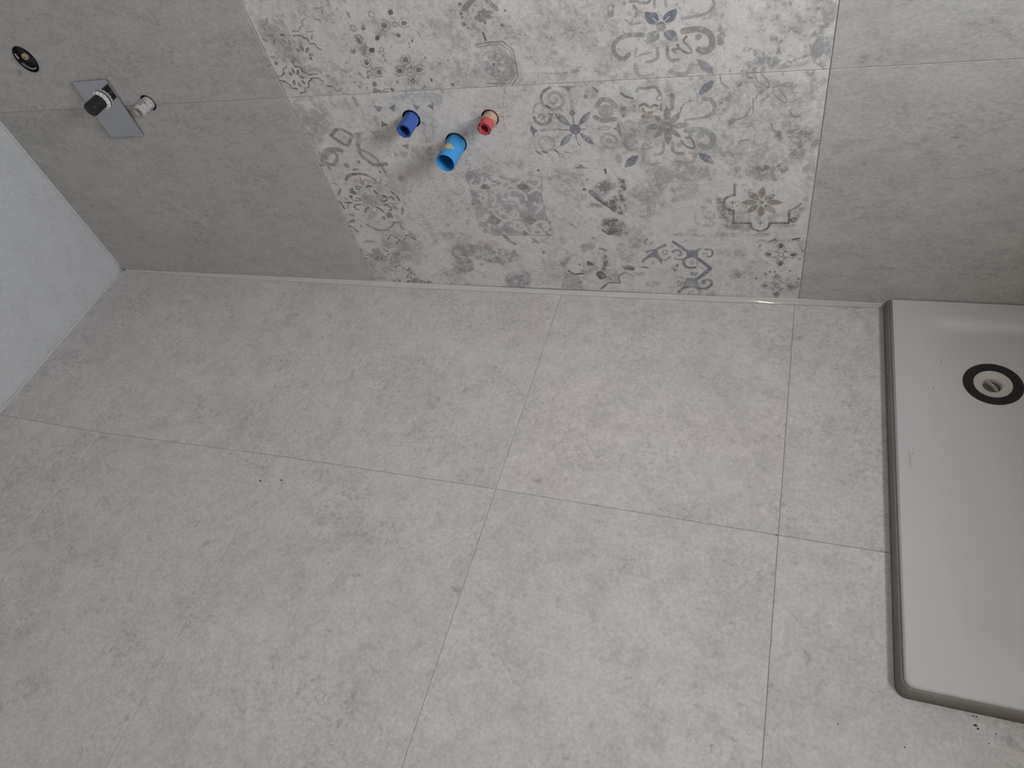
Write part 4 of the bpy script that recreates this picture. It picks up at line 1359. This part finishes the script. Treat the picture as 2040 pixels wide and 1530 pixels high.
for i in range(n):
    t0, t1 = i/n, (i+1)/n
    def bp(t):
        a = -.62+2.3*(t-.5)
        x = DX-.0045+.019*math.sin(1.5*(t-.5))*1.0+.0055*math.cos(math.pi*(t-.5)); y = DY+.0145*math.cos(math.pi*t)
        return x, y
    (xa, ya), (xb, yb_) = bp(t0), bp(t1); d = Vector((xb-xa, yb_-ya)).normalized(); p_ = Vector((-d.y, d.x))*.0011
    vs = []
    for (x, y) in ((xa, ya), (xb, yb_)):
        for s in (-1, 1):
            for z in (zb-.0118, zb-.0035): vs.append(bm.verts.new((x+s*p_.x, y+s*p_.y, z)))
    for f in ((0, 1, 3, 2), (4, 6, 7, 5), (1, 5, 7, 3), (0, 2, 6, 4), (0, 4, 5, 1), (2, 3, 7, 6)): bm.faces.new([vs[k] for k in f])
flat(bm)
obj('cross_bar', bm, m_drainw).parent = cup

# ------------------------------------------------------------------ fittings in the back wall
def sleeve(hole, par, depth_=.045, name='sleeve', t=.0014, proud=.0006):
    x, z, r = hole
    bm = bmesh.new(); y0 = .0095
    lathe(bm, [(-proud, r-t), (-proud, r-.0002), (y0, r-.0002), (y0, .0), ], x, z)
    flat(bm)
    return obj(name, bm, m_black, smooth=False)

def pipe(par, x, z, r, length, mat, name='pipe', wall=.0022, hexin=None, polyout=None, y0=.0085, chamf=.0012, seg=48, inner=None, close_at=None):
    bm = bmesh.new(); L_ = -length
    sh = polyout
    ri = inner if inner else r-wall
    end = y0-.001 if close_at is None else close_at
    lathe(bm, [(y0, r), (L_+chamf, r), (L_, r-chamf*.8)], x, z, seg, sh)
    lathe(bm, [(L_, r-chamf*.8), (L_+.0008, ri), (end, ri*.93), (end, 0)], x, z, seg, hexin if hexin else sh)
    bmesh.ops.remove_doubles(bm, verts=bm.verts, dist=.00002)
    flat(bm)
    return obj(name, bm, mat, smooth=False)

def ngon(n, ph=0):
    def f(t):
        a = (t*2*math.pi+ph) % (2*math.pi/n)-math.pi/n
        return math.cos(math.pi/n)/math.cos(a)*.5+.5*1.0 if False else math.cos(math.pi/n)/math.cos(a)
    return f
def mixn(n, k, ph=0):
    g = ngon(n, ph)
    return lambda t: (1-k)+k*g(t)/math.cos(math.pi/n)**.5

# dark blue test plug
x, z, r = H_BLUE
t_ = thing('pipe_plug', 'dark blue plastic pipe plug poking from the patterned tile, nearest the plain left tiles', 'pipe plug', (x, 0, z))
under(sleeve(H_BLUE, t_), t_)
under(pipe(t_, x+.0005, z-.0005, .0182, .050, m_dblue, 'plug_body', polyout=mixn(8, .9, .3), inner=.0132, close_at=-.018), t_)
# light blue drain sleeve
x, z, r = H_BIG
t_ = thing('drain_pipe', 'wide light blue plastic pipe end smeared with tan mortar, lowest on the patterned tile', 'pipe', (x, 0, z))
under(sleeve(H_BIG, t_), t_)
under(pipe(t_, x, z-.001, .0232, .079, m_lblue, 'pipe_body', wall=.0022, polyout=mixn(10, .35, .2), close_at=-.004), t_)
bm = bmesh.new(); rs_ = random.Random(9)
NA, NY = 26, 9; g_ = []
for i in range(NA+1):
    ta = i/NA; a = .75+2.25*ta; row = []
    y0_ = -.031-.004*math.sin(5*ta)-.002*math.sin(13*ta); y1_ = -.052-.005*math.sin(3.1*ta)+.012*max(0, ta-.75)+.002*math.sin(17*ta)
    if ta < .25: y0_ -= .012*(.25-ta)/.25*1.2
    for k in range(NY+1):
        tk = k/NY; hb = math.sin(math.pi*tk)**.6*math.sin(math.pi*min(1, ta*1.05))**.5
        rr2 = .0229+hb*(.0011+.0052*math.exp(-((ta-.86)/.13)**2)+rs_.uniform(0, .0005))
        y_ = y0_+(y1_-y0_)*tk
        row.append(bm.verts.new((x+rr2*math.cos(a), y_, z-.001+rr2*math.sin(a))))
    g_.append(row)
for p_, q_ in zip(g_, g_[1:]):
    for k in range(NY): bm.faces.new((p_[k], q_[k], q_[k+1], p_[k+1]))
    bm.faces.new((p_[NY], q_[NY], q_[0], p_[0]))
o = under(obj('mortar_smear', bm, plain('tan_mortar', (.46, .38, .25), .85, .15, 0, .18, 120), smooth=True), t_); o['label'] = 'tan mortar stuck to the blue pipe'
# red test plug
x, z, r = H_RED
t_ = thing('pipe_plug', 'small red plastic pipe plug smeared with beige mortar, poking from the patterned tile', 'pipe plug', (x, 0, z))
under(sleeve(H_RED, t_), t_)
bm = bmesh.new(); lathe(bm, [(.0085, .0172), (-.020, .0172), (-.0225, .0165), (-.0225, .012)], x+.0005, z, 40); flat(bm)
o = under(obj('neck', bm, m_beige, smooth=False), t_); o['label'] = 'beige mortar-coated neck'
under(pipe(t_, x-.0005, z-.0005, .0158, .044, m_red, 'plug_body', polyout=mixn(8, .7, .1), hexin=ngon(6, .4), inner=.0106, close_at=-.024, y0=-.020), t_)

# mortar smeared stub left of the decor
x, z, r = STUBH
t_ = thing('pipe_stub', 'mortar-smeared whitish pipe stub beside the chrome plate on the plain tiled wall', 'pipe', (x, 0, z))
under(sleeve(STUBH, t_), t_)
bm = bmesh.new(); seg = 40; ru = random.Random(3); rings = []
for k, (y_, r_) in enumerate(((.0085, .0168), (-.006, .0170), (-.016, .0168), (-.026, .0172), (-.034, .0166), (-.040, .0172), (-.046, .0160), (-.047, .0110), (-.043, .0080), (-.038, 0))):
    rings.append([bm.verts.new((x, y_, z))] if r_ == 0 else [bm.verts.new((x+(r_+ru.uniform(-.0005, .0005)*(1+(k > 4)))*math.cos(2*math.pi*i/seg), y_+ru.uniform(-.0008, .0008)*(k > 3)*1.4, z+(r_+ru.uniform(-.0005, .0005)*(1+(k > 4)))*math.sin(2*math.pi*i/seg))) for i in range(seg)])
for a, b in zip(rings, rings[1:]):
    for i in range(seg):
        j = (i+1) % seg
        bm.faces.new((a[i], a[j], b[0]) if len(b) == 1 else (a[i], a[j], b[j], b[i]))
flat(bm); under(obj('pipe_body', bm, m_stub, smooth=True), t_)

# shower mixer: chrome plate with black valve and toothed white ring
mx = thing('shower_mixer', 'shower mixer with mirror-polished rectangular plate, white toothed ring and black stem', 'shower mixer', (-.57, 0, .60))
px0, px1, pz0, pz1, py = -.630, -.5115, .5205, .6825, -.0085
bm = bmesh.new()
def rrect(x0, x1, z0, z1, r, y, n=5):
    pts = []
    for (cx_, cz_, a0) in ((x1-r, z1-r, 0), (x0+r, z1-r, 90), (x0+r, z0+r, 180), (x1-r, z0+r, 270)):
        for i in range(n+1):
            a = math.radians(a0+90*i/n); pts.append((cx_+r*math.cos(a), y, cz_+r*math.sin(a)))
    return pts
rs = [[bm.verts.new(p) for p in rrect(px0+d, px1-d, pz0+d, pz1-d, max(.0028-d, .0008), y)] for d, y in ((.0022, -.0006), (.0008, -.0010), (0, -.0025), (0, py+.0008), (.0009, py))]
for a, b in zip(rs, rs[1:]):
    for i in range(len(a)):
        j = (i+1) % len(a); bm.faces.new((a[i], b[i], b[j], a[j]))
bm.faces.new(rs[-1]); bm.faces.new(rs[0][::-1]); flat(bm)
under(obj('plate', bm, m_chrome), mx)
bm = bmesh.new(); lathe(bm, [(-.0086, .0032), (-.0094, .0030), (-.0096, 0)], -.5210, .5300, 16); flat(bm)
under(obj('screw', bm, m_steel), mx)
vx_, vz_ = VALVE[0], VALVE[1]
bm = bmesh.new(); lathe(bm, [(py, .0182), (-.056, .0186), (-.0585, .0180), (-.0600, .0160), (-.0600, .0)], vx_, vz_, 48); flat(bm)
for f in bm.faces: f.smooth = False
under(obj('stem', bm, m_black, smooth=False), mx)
bm = bmesh.new(); seg = 56
tooth = lambda t: 1.03 if int(t*seg) % 4 in (0, 1) else .92
lathe(bm, [(-.0105, .0240), (-.0160, .0240)], vx_, vz_, seg, tooth)
lathe(bm, [(-.0105, .0240), (-.0105, .0183)], vx_, vz_, seg, None)
lathe(bm, [(-.0160, .0240), (-.0172, .0222), (-.0190, .0220), (-.0197, .0208), (-.0190, .0196), (-.0195, .0183)], vx_, vz_, seg, tooth)
flat(bm)
under(obj('ring', bm, m_white, smooth=False), mx)['label'] = 'white toothed plastic ring'

# round flush box
x, z, r = BOX
bx_ = thing('junction_box', 'round black recessed box with tan plug in the plain tiled wall near the side wall', 'wall box', (x, 0, z))
bm = bmesh.new(); lathe(bm, [(-.0008, r-.0016), (-.0008, r-.0002), (.0090, r-.0002), (.0090, 0)], x, z); flat(bm)
under(obj('cup', bm, m_black, smooth=False), bx_)
bm = bmesh.new(); lathe(bm, [(-.0006, r+.0010), (-.0018, r+.0006), (-.0018, r-.0004), (-.0006, r-.0008)], x, z, 56); flat(bm)
under(obj('rim', bm, plain('box_rim_grey', (.40, .385, .37), .4, .5, 0, .1, 80), smooth=True), bx_)
bm = bmesh.new()
for i in range(14):                                      # curved bright clip low in the box
    a0, a1 = math.radians(200+7*i), math.radians(207+7*i)
    vs = []
    for a in (a0, a1):
        for rr_ in (r*.70, r*.78):
            for y_ in (.0045, .0005): vs.append(bm.verts.new((x+rr_*math.cos(a), y_, z+rr_*math.sin(a))))
    for f in ((0, 1, 3, 2), (4, 6, 7, 5), (1, 5, 7, 3), (0, 2, 6, 4)): bm.faces.new([vs[k] for k in f])
flat(bm); under(obj('clip', bm, m_steel), bx_)
bm = bmesh.new(); lathe(bm, [(.0085, .0085), (-.0010, .0082), (-.0018, .0070), (-.0018, .0028), (.003, .0024), (.003, 0)], x+.001, z+.006, 28, mixn(6, .6)); flat(bm)
under(obj('plug', bm, m_tan), bx_)['label'] = 'tan screw plug with a small hole'
bm = bmesh.new(); box(bm, x-.0290, x-.0225, .0008, .0040, z+.002, z+.016); under(obj('tab', bm, m_steel), bx_)

# wall lamp body (outside the picture)
cl = thing('wall_lamp', 'small round lamp on the wall behind the viewer', 'lamp', (1.13, -2.9, 1.50))
bm = bmesh.new(); lathe(bm, [(-2.899, 0), (-2.899, .06), (-2.875, .06), (-2.870, .05), (-2.870, 0)], 1.13, 1.50, 32); flat(bm)
under(obj('base', bm, m_white), cl)
# dark grit left from the fitting work
bm = bmesh.new(); rg = random.Random(5)
for (gx0, gy0, gz0, gr) in [(x_, y_, .0, r_) for x_, y_, r_ in ((-.0099, -.7129, .0022), (.0473, -.7023, .0018), (.2720, -.8814, .0011), (1.5044, -.9125, .0014), (1.5084, -.9128, .0011), (1.5058, -.9264, .0022), (1.5090, -.9310, .0018), (1.3058, -.9722, .0010), (1.4034, -.9846, .0015), (1.5333, -.9330, .0010), (1.1907, -.6452, .0016), (1.522, -.9500, .0011), (.62, -.98, .0008), (.94, -.47, .0008), (.30, -.62, .0008))]:
    bmesh.ops.create_icosphere(bm, subdivisions=1, radius=gr, matrix=Matrix.Translation((gx0, gy0, gz0+gr*.45)) @ Matrix.Diagonal((1+rg.uniform(-.3, .3), 1+rg.uniform(-.3, .3), .55, 1)))
g = obj('grit', bm, plain('grit_dark', (.05, .047, .045), .9, .1, 0, .2, 200), kind='stuff', label='scattered tiny dark crumbs of grit on the grey floor tiles', cat='grit')
bm = bmesh.new()
for (gx0, gy0, gr) in ((1.4979, -.1795, .0011), (1.4772, -.2604, .0011), (1.4309, -.4346, .0009), (1.4751, -.3817, .0010)):
    bmesh.ops.create_icosphere(bm, subdivisions=1, radius=gr, matrix=Matrix.Translation((gx0, gy0, TZ-depth(gx0, gy0)+gr*.6)) @ Matrix.Diagonal((1, 1.2, .55, 1)))
obj('grit', bm, bpy.data.materials['grit_dark'], kind='stuff', label='four tiny dark crumbs of grit lying on the white shower tray', cat='grit')
